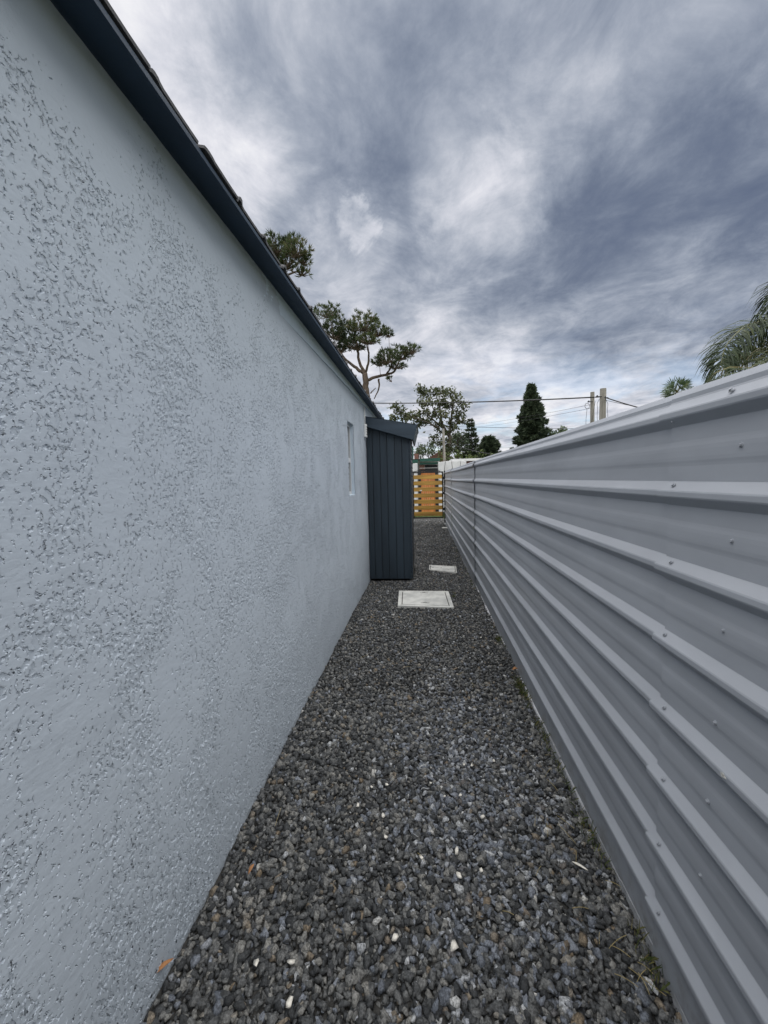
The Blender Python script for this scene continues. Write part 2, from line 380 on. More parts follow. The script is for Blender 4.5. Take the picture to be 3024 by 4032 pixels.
def scatter(y0, y1, sp, kind, rmean, layers):
    out = []
    for L in range(layers):
        xs = np.arange(XL+.004, XR+.055, sp); ys = np.arange(y0, y1, sp)
        X, Y = np.meshgrid(xs, ys); X = X + rng.uniform(-.5, .5, X.shape)*sp; Y = Y + rng.uniform(-.5, .5, X.shape)*sp
        X = X.ravel(); Y = Y.ravel()
        r_ = rmean*np.clip(np.exp(rng.normal(0, .36, len(X))), .45, 1.85)
        keep = (X-r_*.55 > XL) & (X < XR+.05)
        q = np.stack([X, Y], -1)
        for ci, P in enumerate(COVERS): keep &= ~inside(q, P, rng.uniform(-.045, .004, len(X)) if ci == 1 else rng.uniform(-.010, .006, len(X)))
        keep &= ~((X < -.165) & (Y > 5.735) & (Y < 6.65))
        X, Y, r_ = X[keep], Y[keep], r_[keep]
        Z = ground_z(X, Y) - .006 + rng.uniform(-.007, .005, len(X)) - (L*.008)
        out.append((X, Y, Z, r_))
    X, Y, Z, r_ = [np.concatenate(a) for a in zip(*out)]
    n = len(X); tp = rng.integers(0, 24, n)
    u_ = rng.random(n)
    # slate-coloured pieces gather in the middle of the passage near the camera
    slate = np.exp(-((X-.22)/.33)**2) * np.exp(-((Y-1.85)/.85)**2)
    tone = np.where(u_ < .89, rng.uniform(0, .60, n)**1.05, np.where(u_ < .94, rng.uniform(.58, .72, n), rng.uniform(.74, .96, n)))
    sl = rng.random(n) < slate*.60
    tone = np.where(sl, rng.uniform(.73, .97, n), tone)
    tone = np.where(rng.random(n) < .004, rng.uniform(.97, .99, n), tone)
    VV, FF, TT = [], [], []; base = 0
    slabs = (sl & (rng.random(n) < .6)) | (rng.random(n) < .04)
    Rm = rot_matrices(n, .45)
    for k in range(24):
        for use, kd in ((slabs, 'slab'), (~slabs, kind)):
            ii = np.where((tp == k) & use)[0]
            if not len(ii): continue
            tv, tf = templates(kd)[k]
            sc = r_[ii]*(1.25 if kd == 'slab' else 1.0)
            v_ = np.einsum('nij,vj->nvi', Rm[ii], tv)*sc[:, None, None] + np.stack([X[ii], Y[ii], Z[ii]], -1)[:, None, :]
            VV.append(v_.reshape(-1, 3)); FF.append((tf[None]+(np.arange(len(ii))*len(tv))[:, None, None]+base).reshape(-1, 3))
            TT.append(np.repeat(tone[ii], len(tv))); base += len(ii)*len(tv)
    return np.concatenate(VV), np.concatenate(FF), np.concatenate(TT)
parts = [scatter(.55, 2.6, .0178, 'near', .0148, 2), scatter(2.6, 7.5, .0172, 'mid', .0136, 1), scatter(7.5, 14.6, .0240, 'far', .0160, 1)]
VV, FF, TT = [], [], []; base = 0
for v_, f_, t_ in parts: VV.append(v_); FF.append(f_+base); TT.append(t_); base += len(v_)
gs = raw('gravel', np.concatenate(VV), np.concatenate(FF), M['stone'], tone=np.concatenate(TT))
tag(gs, 'loose dark grey crushed gravel covering the passage floor', 'gravel', kind='stuff')

# ================================================================== HOUSE on the left
house = thing('house', (XL, 3, 0), 'pale blue-grey rendered house wall with navy eave filling the left side', 'house')
Y0, Y1, ZT = -1.6, 12.2, 2.600
WY0, WY1, WZ0, WZ1, WD = 4.335, 4.71, 1.33, 2.158, .11
def spaced(a, b_, f):
    out = [a]
    while out[-1] < b_-1e-6: out.append(min(b_, out[-1]+f(out[-1])))
    if len(out) > 2 and out[-1]-out[-2] < .4*f(b_): out.pop(-2)
    return out
fy_ = lambda y: max(.0031, .0031*(y/.95)**2)*1.0                    # finer where one stands close to it
fz_ = lambda z: .0034
ycol = [Y0, -.4] + spaced(.42, WY0, fy_) + spaced(WY0, WY1, lambda y: .03)[1:] + spaced(WY1, 5.85, lambda y: .06)[1:] + [Y1]
zrow = [-.12] + spaced(-.03, WZ0, fz_) + spaced(WZ0, WZ1, fz_)[1:] + spaced(WZ1, ZT, fz_)[1:]
yc, zr_ = np.array(ycol), np.array(zrow); YC, ZC = np.meshgrid(yc, zr_)
ix = np.arange(YC.size).reshape(YC.shape)
F = np.stack([ix[:-1, :-1], ix[:-1, 1:], ix[1:, 1:], ix[1:, :-1]], -1)
cy_ = (yc[:-1]+yc[1:])/2; cz_ = (zr_[:-1]+zr_[1:])/2
hole = ((cy_ > WY0) & (cy_ < WY1))[None, :] & ((cz_ > WZ0) & (cz_ < WZ1))[:, None]
WV = np.stack([np.full(YC.size, XL), YC.ravel(), ZC.ravel()], -1); WF = F[~hole]
k0 = len(WV); xw = XL-6
WV = np.concatenate([WV, [(XL-.012, Y0, -.12), (XL-.012, Y0, ZT), (xw, Y0, ZT), (xw, Y0, -.12), (XL-.012, Y1, -.12), (XL-.012, Y1, ZT), (xw, Y1, ZT), (xw, Y1, -.12)]])
WF = np.concatenate([WF, np.array([[0, 1, 2, 3], [5, 4, 7, 6], [3, 2, 6, 7]])+k0])
raw('wall', WV, WF, M['plaster'], house, smooth=True)
wb = MB()
for a, b_ in (((XL-.13, WY0-.06, WZ0-.06), (XL-.001, WY0, WZ1+.06)), ((XL-.13, WY1, WZ0-.06), (XL-.001, WY1+.06, WZ1+.06)), ((XL-.13, WY0, WZ1), (XL-.001, WY1, WZ1+.06)), ((XL-.13, WY0, WZ0-.06), (XL-.001, WY1, WZ0))): wb.box((a[0], a[1], a[2]), (XL-.0085, b_[1], b_[2]))
wb.build('window_reveal', M['plaster_smooth'], house)
# smooth strip along the wall head, standing a little proud further down the passage
n = 40; pv = []; pf = []
for i in range(n+1):
    y = 1.9+(Y1-.02-1.9)*i/n
    d = -.005+.019*min(1, max(0, (y-1.95)/3.0)); zb = 2.478+.0185*(y-2.0) + .002*math.sin(y*9)
    zb = min(zb, 2.575)
    pv += [(XL-.01, y, zb+.004), (XL+d, y, zb), (XL+d*.8, y, ZT-.002), (XL-.01, y, ZT-.002)]
for i in range(n):
    for j in range(4): pf.append((i*4+j, i*4+(j+1) % 4, i*4+4+(j+1) % 4, i*4+4+j))
pf += [(3, 2, 1, 0), (n*4, n*4+1, n*4+2, n*4+3)]
raw('plaster_band', pv, pf, M['plaster_smooth'], house)
# eave: soffit board and fascia
XE, ZE = -.722, 2.575
MB().prism([(XL-.5, Y0-.1, ZT+(ZT-ZE)/(XE-XL)*.5), (XE, Y0-.1, ZE), (XE, Y0-.1, ZE+.020), (XL-.5, Y0-.1, ZT+(ZT-ZE)/(XE-XL)*.5+.022)], (0, Y1-Y0+.2, 0)).build('soffit', M['soffit'], house)
fa = MB().prism([(XE+.001, Y0-.1, ZE-.002), (XE+.012, Y0-.1, ZE-.002), (XE+.012, Y0-.1, ZE+.016), (XE+.001, Y0-.1, ZE+.016)], (0, Y1-Y0+.2, 0)).build('fascia', M['soffit'], house, bev=.001)
# roof slope with ribbed tiles; the first courses are single tiles
SL = math.atan((ZT-ZE)/(XE-XL)); e0 = Vector((XE+.014, 0, ZE+.018)); ax = Vector((-math.cos(SL), 0, math.sin(SL))); nz = Vector((math.sin(SL), 0, math.cos(SL)))
def tile_mesh(bh):
    W, L, th = .243, .40, .009
    prof = [(0, 0), (.015, .003), (.020, bh*.8), (.030, bh), (.044, bh*.85), (.052, .003), (.070, 0), (.16, -.001), (W, 0)]
    V_, F_ = [], []
    for u_ in (0, L):
        for (yy, hh_) in prof: V_.append(Vector((0, yy, 0)) + ax*u_ + nz*(hh_+th+(0 if u_ else .006)))
        for (yy, hh_) in prof: V_.append(Vector((0, yy, 0)) + ax*u_ + nz*(hh_*.85+(0 if u_ else .006)))
    k = len(prof)
    for i in range(k-1):
        F_ += [(i, i+1, 2*k+i+1, 2*k+i), (k+i+1, k+i, 3*k+i, 3*k+i+1), (i+1, i, k+i, k+i+1), (2*k+i, 2*k+i+1, 3*k+i+1, 3*k+i)]
    F_ += [(0, 2*k, 3*k, k), (k-1, 2*k-1, 4*k-1, 3*k-1)]
    me = bpy.data.meshes.new('roof_tile'); me.from_pydata([tuple(v) for v in V_], [], F_); me.update(); me.materials.append(M['tile']); return me
roof = MB()
roof.prism([e0+ax*.06+nz*.005+Vector((0, Y0-.1, 0)), e0+ax*3.4+nz*.005+Vector((0, Y0-.1, 0)), e0+ax*3.4+nz*.014+Vector((0, Y0-.1, 0)), e0+ax*.06+nz*.014+Vector((0, Y0-.1, 0))], (0, Y1-Y0+.2, 0))
rf = roof.build('roof', M['tile'], house)
tms = [tile_mesh(h_) for h_ in (.021, .017, .008, .004)]; base_l = Vector(house.location)
y = 1.075-.245*10; k = 0
while y < Y1:
    for c_ in range(2):
        o = bpy.data.objects.new('roof_tile', tms[(0, 1, 0, 2, 3, 0, 1)[k % 7]]); link(o, rf)
        o.location = e0 + ax*(c_*.36) + nz*(c_*.006) + Vector((random.uniform(-.006, .006), y+random.uniform(-.012, .012), random.uniform(0, .003))) - base_l
        o.rotation_euler = (random.uniform(-.008, .008), random.uniform(-.008, .008), random.uniform(-.012, .012))
    y += .245; k += 1
# window set into the wall
wf = MB(); fx0, fx1 = XL-.085, XL-.045; bw = .035
for a, b_ in (((fx0, WY0, WZ0), (fx1, WY0+bw, WZ1)), ((fx0, WY1-bw, WZ0), (fx1, WY1, WZ1)), ((fx0, WY0+bw, WZ0), (fx1, WY1-bw, WZ0+bw)), ((fx0, WY0+bw, WZ1-bw), (fx1, WY1-bw, WZ1)), ((fx0, WY0+bw, 1.71), (fx1, WY1-bw, 1.76))): wf.box(a, b_)
win = wf.build('window', M['white_frame'], house)
for z0, z1 in ((WZ0+bw, 1.71), (1.76, WZ1-bw)):
    MB().box((XL-.072, WY0+bw, z0), (XL-.066, WY1-bw, z1)).build('pane', M['glass'], win)
MB().box((XL-.12, WY0+.002, WZ0-.012), (XL-.003, WY1-.002, WZ0+.003)).build('sill', M['plaster_smooth'], win)

# wall lamp box with its conduit
lamp = thing('wall_lamp', (XL, 5.59, 2.1), 'small white slotted bulkhead box on the wall beside the navy lean-to', 'wall lamp')
MB().box((XL-.002, 5.545, 2.10), (XL+.034, 5.635, 2.285)).build('housing', M['plastic'], lamp, bev=.008)
for i in range(4): MB().box((XL+.033, 5.56, 2.135+i*.034), (XL+.036, 5.62, 2.15+i*.034)).build('slot', M['dark'], lamp)
MB().tube([(XL+.006, 5.60, 2.28), (XL+.006, 5.60, 2.52)], .009, 8).build('conduit', M['plastic'], lamp, smooth=True)

# ================================================================== LEAN-TO CUPBOARD against the wall
shed = thing('lean_to_cupboard', (-.5, 6.1, 0), 'navy timber lean-to cupboard of vertical boards against the house wall', 'shed')
SX0, SX1, SY0, SY1 = XL+.004, -.178, 5.74, 6.62
zl, zr = 2.34, 2.135
def ztop(x): return zl+(2.205-zl)*(x-SX0)/(SX1-SX0)
fr = [0, .13, .30, .46, .635, .80, .965]
for i in range(6):
    xa = SX0+(SX1-SX0)*fr[i]+.0032; xb_ = SX0+(SX1-SX0)*fr[i+1]-.0032; dy = random.uniform(-.0015, .0015)
    MB().hexa([(xa, SY0+dy, .02), (xb_, SY0+dy, .02), (xb_, SY0+.02+dy, .02), (xa, SY0+.02+dy, .02), (xa, SY0+dy, ztop(xa)), (xb_, SY0+dy, ztop(xb_)), (xb_, SY0+.02+dy, ztop(xb_)), (xa, SY0+.02+dy, ztop(xa))]).build('board', M['navy_wood'], shed, bev=.0025)
MB().hexa([(SX0, SY0+.022, .01), (SX1-.031, SY0+.022, .01), (SX1-.031, SY1-.02, .01), (SX0, SY1-.02, .01), (SX0, SY0+.022, zl-.01), (SX1-.031, SY0+.022, 2.20), (SX1-.031, SY1-.02, 2.20), (SX0, SY1-.02, zl-.01)]).build('backing', M['dark'], shed)
MB().box((SX1-.0215, SY0+.002, .02), (SX1, SY0+.05, 2.20)).build('corner_post', M['navy_wood'], shed, bev=.003)
MB().box((SX1-.03, SY1-.05, .02), (SX1, SY1, 2.20)).build('corner_post', M['navy_wood'], shed, bev=.003)
z = .10
while z < 2.13:
    MB().hexa([(SX1-.030, SY0+.052, z), (SX1+.006, SY0+.052, z-.014), (SX1+.006, SY1-.052, z-.014), (SX1-.030, SY1-.052, z), (SX1-.030, SY0+.052, z+.052), (SX1-.001, SY0+.052, z+.045), (SX1-.001, SY1-.052, z+.045), (SX1-.030, SY1-.052, z+.052)]).build('louvre', M['dark'], shed)
    z += .066
# little roof: sloping deck, front barge board, side fascia
RX0, RX1 = XL+.002, -.080
def zroof(x): return 2.405+(2.262-2.405)*(x-RX0)/(RX1-RX0)
MB().hexa([(RX0, 5.69, zroof(RX0)-.02), (RX1, 5.69, zroof(RX1)-.02), (RX1, SY1+.06, zroof(RX1)-.02), (RX0, SY1+.06, zroof(RX0)-.02),
           (RX0, 5.66, zroof(RX0)+.004), (RX1+.012, 5.66, zroof(RX1)+.001), (RX1+.012, SY1+.06, zroof(RX1)+.001), (RX0, SY1+.06, zroof(RX0)+.004)]).build('roof_deck', M['navy_wood_h'], shed)
zR = zroof(RX1); FB = (RX1-.052, 2.050)
MB().hexa([(RX0, 5.664, zroof(RX0)-.142), (FB[0], 5.664, FB[1]), (FB[0], 5.688, FB[1]), (RX0, 5.688, zroof(RX0)-.142),
           (RX0, 5.664, zroof(RX0)-.003), (RX1, 5.664, zR-.004), (RX1, 5.688, zR-.004), (RX0, 5.688, zroof(RX0)-.003)]).build('barge_board', M['navy_wood_h'], shed, bev=.003)
MB().hexa([(FB[0]-.024, 5.690, FB[1]-.004), (FB[0], 5.690, FB[1]-.004), (FB[0], SY1+.06, FB[1]-.004), (FB[0]-.024, SY1+.06, FB[1]-.004),
           (RX1-.024, 5.690, zR-.010), (RX1, 5.690, zR-.010), (RX1, SY1+.06, zR-.010), (RX1-.024, SY1+.06, zR-.010)]).build('side_fascia', M['navy_wood_h'], shed, bev=.003)
MB().hexa([(RX0+.01, 5.70, zroof(RX0)-.05), (RX1-.03, 5.70, zR-.05), (RX1-.03, SY1+.04, zR-.05), (RX0+.01, SY1+.04, zroof(RX0)-.05),
           (RX0+.01, 5.70, zroof(RX0)-.025), (RX1-.03, 5.70, zR-.025), (RX1-.03, SY1+.04, zR-.025), (RX0+.01, SY1+.04, zroof(RX0)-.025)]).build('eave_lining', M['navy'], shed)

# ================================================================== CORRUGATED FENCE on the right
fence = thing('corrugated_fence', (XR, 6.5, 0), 'grey painted corrugated sheet metal fence running along the right side', 'fence')
RIDGE = [1.692-.2125*i for i in range(8)]           # top of each upper slope
def profile():
    P = [(XR+.010, 1.722), (XR+.004, 1.712), (XR, 1.705)]
    for i, zt in enumerate(RIDGE):
        a = [(XR, zt), (XR-.002, zt-.003), (XR-.0185, zt-.024), (XR-.020, zt-.028), (XR-.020, zt-.040), (XR-.0185, zt-.044), (XR-.002, zt-.063), (XR, zt-.066)]
        if i == 0: a[0] = (XR, zt+.002)
        P += a
        if i < 7:
            c_ = zt-.066-.074
            P += [(XR, c_+.034), (XR-.0007, c_+.027), (XR-.0018, c_+.019), (XR-.0023, c_+.009), (XR-.0023, c_-.009), (XR-.0018, c_-.018), (XR-.0007, c_-.025), (XR, c_-.032)]
    P += [(XR, .06), (XR, .012)]
    return P
PR = profile()
def sheet(y0, y1, dx, lift, lift0=0):
    nY = int((y1-y0)/.09)+2; V_ = []; k = len(PR)
    for i in range(nY+1):
        y = y0+(y1-y0)*i/nY
        for (x, z) in PR:
            wob = .0022*noise.noise(Vector((y*1.7, z*3.1, dx*9)))
            e = lift*math.exp(-((y1-y)/.10)**2)*(.6+.4*math.sin(z*31)) if lift else 0
            if lift0: e += lift0*math.exp(-((y-y0)/.07)**2)*(.75+.25*math.sin(z*23+1))
            sag = -.004*math.sin(y*.9+dx*50)
            edge = (.012*noise.noise(Vector((z*9, dx*31, 4))) - (.022 if x < XR-.012 else 0)*1.0) if i == nY else 0
            V_.append((x-dx+wob-e, y+(-edge if i == nY else 0), z+sag))
    F_ = []
    for i in range(nY):
        for j in range(k-1):
            F_.append((i*k+j, i*k+j+1, (i+1)*k+j+1, (i+1)*k+j))
    o = raw('sheet', V_, F_, M['sheet'], fence, smooth=False)
    md = o.modifiers.new('thickness', 'SOLIDIFY'); md.thickness = .0025; md.offset = 1
    return o
sheet(-1.8, 1.185, .0100, .002); sheet(1.09, 5.56, .0020, 0); sheet(5.44, 9.95, .0075, 0, .011); sheet(9.86, 12.86, .0125, 0, .012)
# screws with washers
def screw_mesh(tilt):
    bm = bmesh.new()
    bmesh.ops.create_cone(bm, cap_ends=True, segments=14, radius1=.0062, radius2=.0058, depth=.0018)
    bmesh.ops.create_cone(bm, cap_ends=True, segments=6, radius1=.0042, radius2=.0038, depth=.0045, matrix=Matrix.Translation((0, 0, .0025)))
    me = bpy.data.meshes.new('screw'); bm.to_mesh(me); bm.free(); me.materials.append(M['sheet']); return me
sm = screw_mesh(0); fl = Vector(fence.location)
def screw(x, y, z, nrm):
    o = bpy.data.objects.new('screw', sm); link(o, fence)
    o.location = Vector((x, y, z))-fl; o.rotation_euler = Vector(nrm).to_track_quat('Z', 'Y').to_euler()
for i, zt in enumerate(RIDGE):
    screw(XR-.0225, 1.150+random.uniform(-.012, .012), zt-.0145, (-.78, 0, .62)) if i else screw(XR-.0210, 1.160, zt-.054, (-.65, 0, -.75))
    screw(XR-.0290, 5.53, zt-.0145, (-.66, 0, .75)) if i else None
    if i < 6: screw(XR-.0128, .935+.012*i, zt-.084-.052-(.02 if i > 2 else 0), (-1, 0, 0))
screw(XR-.0235, .955, 1.677, (-.66, 0, .75))
# scrape of bare metal on one ridge
MB().prism([(XR-.0300, .905, .806), (XR-.0285, .912, .810), (XR-.0262, .921, .812), (XR-.0280, .925, .808), (XR-.0302, .918, .802)], (-.0016, 0, .001)).build('scrape', M['rust'], fence)
fo = MB()
for i in range(46):
    y = -1.8+i*.32; a = random.uniform(-.006, .006); h_ = .026+random.uniform(-.010, .014)
    fo.hexa([(XR-.020+a, y, -.1), (XR+.12, y, -.1), (XR+.12, y+.3198, -.1), (XR-.020+a, y+.3198, -.1), (XR-.008+a, y, h_-.02), (XR+.12, y, h_-.016), (XR+.12, y+.3198, h_-.016), (XR-.008+a, y+.3198, h_-.02)])
fo.build('footing', M['footing'], fence)
for y in (1.14, 3.3, 5.45, 7.7, 9.85, 12.0): MB().box((XR+.016, y-.03, -.1), (XR+.076, y+.03, 1.66)).build('post', M['wood_pole'], fence)
# loose flashing lying on the fence head
MB().hexa([(XR+.012, .965, 1.712), (XR+.10, .98, 1.722), (XR+.10, 1.10, 1.722), (XR+.012, 1.075, 1.712), (XR+.010, .965, 1.7145), (XR+.10, .98, 1.7245), (XR+.10, 1.10, 1.7245), (XR+.010, 1.075, 1.7145)]).build('flashing', M['plastic'], fence)

# ================================================================== GATE at the end of the passage
GYY = 12.80
gate = thing('slatted_gate', (.17, GYY, .18), 'black steel framed gate with seven horizontal pine slats at passage end', 'gate')
gx0, gx1, gz0, gz1 = -.345, .632, .205, 1.712
for nm, a, b_ in (('frame_rail', (gx0, GYY-.02, gz1-.040), (gx1, GYY+.02, gz1)), ('frame_rail', (gx0, GYY-.02, gz0), (gx1, GYY+.02, gz0+.040)),
                  ('frame_stile', (gx0, GYY-.02, gz0+.041), (gx0+.04, GYY+.02, gz1-.041)), ('frame_stile', (gx1-.042, GYY-.02, gz0+.041), (gx1, GYY+.02, gz1-.041))):
    MB().box(a, b_).build(nm, M['dark'], gate, bev=.003)
for i in range(7):
    zc = 1.545-i*.1985
    o = MB().box((gx0+.026, GYY-.042+random.uniform(-.002, .002), zc-.064), (gx1-.040, GYY-.021, zc+.064)).build('slat', M['slat'], gate, bev=.004)
    o.rotation_euler = (0, random.uniform(-.004, .004), 0)
for z in (.50, 1.02, 1.50): MB().tube([(gx1+.014, GYY, z-.04), (gx1+.014, GYY, z+.04)], .014, 10).build('hinge', M['dark'], gate)
MB().box((gx0+.02, GYY-.075, .83), (gx0+.14, GYY-.044, .86)).build('handle', M['plastic'], gate, bev=.006)
MB().box((gx0+.22, GYY-.06, 1.10), (gx0+.29, GYY-.044, 1.125)).build('latch', M['plastic'], gate, bev=.005)
gp = thing('gate_post', (.715, GYY, 0), 'slim black steel post carrying the slatted gate beside the metal fence', 'post')
MB().box((.654, GYY-.024, -.05), (.706, GYY+.024, 1.735)).build('tube', M['dark'], gp, bev=.004)
MB().box((.650, GYY-.037, .0), (.70, GYY-.025, .05)).build('foot_plate', M['plastic'], gp)
hp = thing('gate_post', (gx0-.06, GYY, 0), 'black steel post on the latch side of the slatted gate', 'post')
MB().box((gx0-.075, GYY-.022, -.05), (gx0-.035, GYY+.022, 1.725)).build('tube', M['dark'], hp, bev=.004)

# ================================================================== INSPECTION COVERS
def quad_at(P, inset):
    P = [np.array(q, float) for q in P]; c = sum(P)/4
    out = []
    for i in range(4):
        a, b_, d_ = P[i], P[(i+1) % 4], P[i-1]
        e1 = (b_-a)/np.linalg.norm(b_-a); e2 = (d_-a)/np.linalg.norm(d_-a)
        out.append(a+(e1+e2)*inset)
    return out
def slab(P, z0, z1): return MB().prism([(*q, z0) for q in P][::-1] if False else [(*q, z0) for q in P], (0, 0, z1-z0))
def cover(P, label, rim, handles, z):
    c = sum(np.array(q) for q in P)/4
    t_ = thing('inspection_cover', (*c, 0), label, 'manhole cover')
    o4, i4 = quad_at(P, 0), quad_at(P, rim); l4 = quad_at(P, rim+.010)
    for i in range(4):
        j = (i+1) % 4
        MB().prism([(*o4[i], -.05), (*o4[j], -.05), (*i4[j], -.05), (*i4[i], -.05)], (0, 0, .05+z+random.uniform(-.0008, .0008))).build('rim', M['cover'], t_, bev=.003)
    MB().prism([(*q, -.05) for q in i4], (0, 0, .05+z-.010)).build('joint', M['dark_gap'], t_)
    lid = MB().prism([(*q, -.045) for q in l4], (0, 0, .045+z+.001)).build('lid', M['cover'], t_, bev=.004)
    A, B, Cc, Dd = [np.array(q) for q in P]
    for fu, fv in handles:
        pt = (A*(1-fu)+B*fu)*(1-fv)+(Dd*(1-fu)+Cc*fu)*fv
        ex = (B-A)/np.linalg.norm(B-A); ey = np.array([-ex[1], ex[0]])
        if rim > .02:
            for s_ in (-1, 1):
                q = [pt+ex*a_+ey*b_ for a_, b_ in ((s_*.018, .004), (s_*.052, .003), (s_*.052, -.003), (s_*.018, -.004))]
                MB().prism([(*r_, z+.0005) for r_ in q], (0, 0, .0022)).build('handle_slot', M['dark_gap'], lid)
            MB().tube([(*(pt+ex*.020*math.cos(a_)+ey*.012*math.sin(a_)), z+.003) for a_ in np.linspace(0, math.pi, 7)], .0028, 6).build('lifting_ring', M['dark_gap'], lid)
        else:
            MB().tube([(*pt, z-.002), (*pt, z+.0025)], .011, 8).build('bolt', M['dark_gap'], lid)
    return t_
cover(COVERS[0], 'large square pale concrete inspection cover nearest the camera in the gravel', .045, [(.5, .16), (.5, .80)], .020)
cover(COVERS[1], 'smaller pale concrete cover half buried in gravel beside the navy lean-to', .018, [(.06, .3), (.14, .55), (.70, .72), (.93, .9), (.45, .45)], .012)
cover(COVERS[2], 'tiny pale slab in the gravel near the gate post', .018, [], .016)

# ------------------------------------------------------------------ pale chips, leaves, stalks lying on the gravel
def on_ground(px, py, z=.010):
    d = ray(px, py); return CAM+d*((z-CAM.z)/d.z)
chips = [(773, 1738, 1.0, 'small cream chip at the left edge of the pale stones'), (828, 1760, .9, None), (833, 1805, 1.0, None), (994, 1718, 1.0, None), (987, 1836, 1.1, None),
         (1043, 1763, 1.0, None), (991, 1890, 1.1, None), (1040, 1878, .9, None), (629, 2072, 1.3, None), (983, 2050, 1.5, None), (853, 2025, 1.2, None), (836, 1695, .9, None), (931, 1692, .8, None),
         (1019, 1650, .9, None), (1067, 1640, .8, None), (1003, 1650, .7, None), (910, 1850, .8, None), (552, 2075, 1.0, None), (625, 2160, 1.1, None), (1039, 1377, .9, None), (803, 1700, .7, None), (960, 1720, .7, None)]
ORD = 'first second third fourth fifth sixth seventh eighth ninth tenth eleventh twelfth thirteenth fourteenth fifteenth sixteenth seventeenth eighteenth nineteenth twentieth twenty-first twenty-second'.split()
chips.sort(key=lambda c_: c_[1])
LAB = {i: ORD[i]+' pale chip on the dark gravel, counting from the covers towards the camera' for i in range(len(chips))}
for i, (px, py, s_, _) in enumerate(chips):
    q = on_ground(px, py, .012); tv, tf = stone_template(500+i, 11, .5)
    v_ = tv*np.array([.70, 1.15, .8])*.0165*s_; a = random.uniform(-.6, .6); ca_, sa_ = math.cos(a), math.sin(a)
    v_ = v_ @ np.array([[ca_, sa_, 0], [-sa_, ca_, 0], [0, 0, 1]])
    q.z += ground_z(q.x, q.y)*.6
    o = raw('pale_stone', v_+np.array(q), tf, M['chip'], origin=q)
    tag(o, LAB[i], 'stone', 'pale chips in the gravel')
def leaf(px, py, L, W, ang, label, mat='leaf_dry', curl=.25):
    q = on_ground(px, py, .02); V_ = []; n = 7
    for i in range(n):
        u_ = i/(n-1); wdt = W*math.sin(math.pi*min(.97, max(.04, u_)))**.8*(1+.15*random.uniform(-1, 1))
        for s_ in (-1, 0, 1):
            V_.append(Vector(((u_-.5)*L, s_*wdt*.5, .004+abs(s_)*wdt*curl+.010*math.sin(u_*3)*curl*2)))
    Rm = Matrix.Rotation(ang, 3, 'Z'); V_ = [Rm @ v_ + q for v_ in V_]
    F_ = [(i*3+j, i*3+j+1, i*3+j+4, i*3+j+3) for i in range(n-1) for j in (0, 1)]
    o = raw('dry_leaf', V_, F_, M[mat], smooth=True, origin=q)
    md = o.modifiers.new('thickness', 'SOLIDIFY'); md.thickness = .0012
    tag(o, label, 'leaf'); return o
leaf(543, 1880, .040, .014, 1.45, 'curled orange-brown dry leaf on the gravel near the house wall')
leaf(347, 2098, .075, .016, .95, 'long brown dry leaf against the foot of the house wall')
leaf(1253, 1873, .055, .010, -.6, 'pale weathered wood splinter on the gravel near the metal fence', 'chip', .1)
leaf(1113, 1447, .05, .03, .4, 'small rusty leaf caught at the foot of the metal fence', 'leaf_dry')
leaf(420, 1940, .022, .012, .3, 'tiny tan leaf fragment beside the wall foot', 'leaf_dry')

def blades(name, bases, n_each, length, spread, width, mat, label, cat):
    N = len(bases)*n_each; B = np.repeat(np.array(bases), n_each, 0)
    B = B + np.stack([rng.normal(0, spread, N), rng.normal(0, spread*1.5, N), np.zeros(N)], -1)
    a = rng.uniform(0, 2*np.pi, N); L = length*rng.uniform(.4, 1.2, N); lean = rng.uniform(.1, .9, N)
    d = np.stack([np.cos(a)*lean, np.sin(a)*lean, np.ones(N)], -1)*L[:, None]
    s_ = np.stack([-np.sin(a), np.cos(a), np.zeros(N)], -1)*width
    V_ = np.stack([B-s_, B+s_, B+d*.55+s_*.6, B+d+np.array([0, 0, -1])*(lean*L*.45)[:, None]], 1).reshape(-1, 3)
    k = np.arange(N)*4; F_ = np.concatenate([np.stack([k, k+1, k+2], -1), np.stack([k, k+2, k+3], -1)])
    o = raw(name, V_, F_, mat, tone=np.repeat(rng.random(N), 4))
    return tag(o, label, cat, kind='stuff')
wbase = [(XR-.03+random.uniform(-.02, .012), y, .0) for y in ([2.75+random.gauss(0, .12) for _ in range(34)]+[3.6+random.gauss(0, .1) for _ in range(10)]+[1.55+random.gauss(0, .16) for _ in range(18)]+[2.2+random.gauss(0, .2) for _ in range(12)]+[random.uniform(1, 9) for _ in range(16)]+[1.15+random.gauss(0, .06) for _ in range(6)])]
wbase += [(.345+random.uniform(-.01, .02), 4.95+random.uniform(-.1, .1), 0) for _ in range(9)]
blades('weeds', wbase, 7, .045, .010, .0013, M['weed'], 'sparse low weeds along the foot of the metal fence', 'weeds')
# dry stalks: thin bent straws
sv = MB()
for i in range(30):
    if i < 18: x, y = XR-.05-abs(random.gauss(0, .06)), random.uniform(1.05, 2.4)
    else: x, y = random.uniform(-.7, .6), random.uniform(1.0, 3.6)
    a = random.uniform(0, 6.28); L = random.uniform(.03, .10); c_ = random.uniform(-.15, .15); P = []
    for j in range(5):
        u_ = j/4; P.append((x+math.cos(a+c_*u_)*L*u_, y+math.sin(a+c_*u_)*L*u_, .010+.004*math.sin(u_*3)+ground_z(x, y)))
    sv.tube(P, .0009, 4)
so = raw('dry_stalks', sv.v, sv.f, M['straw'], tone=np.full(len(sv.v), .85))
tag(so, 'thin dry straw stalks scattered over the gravel', 'straw', kind='stuff')

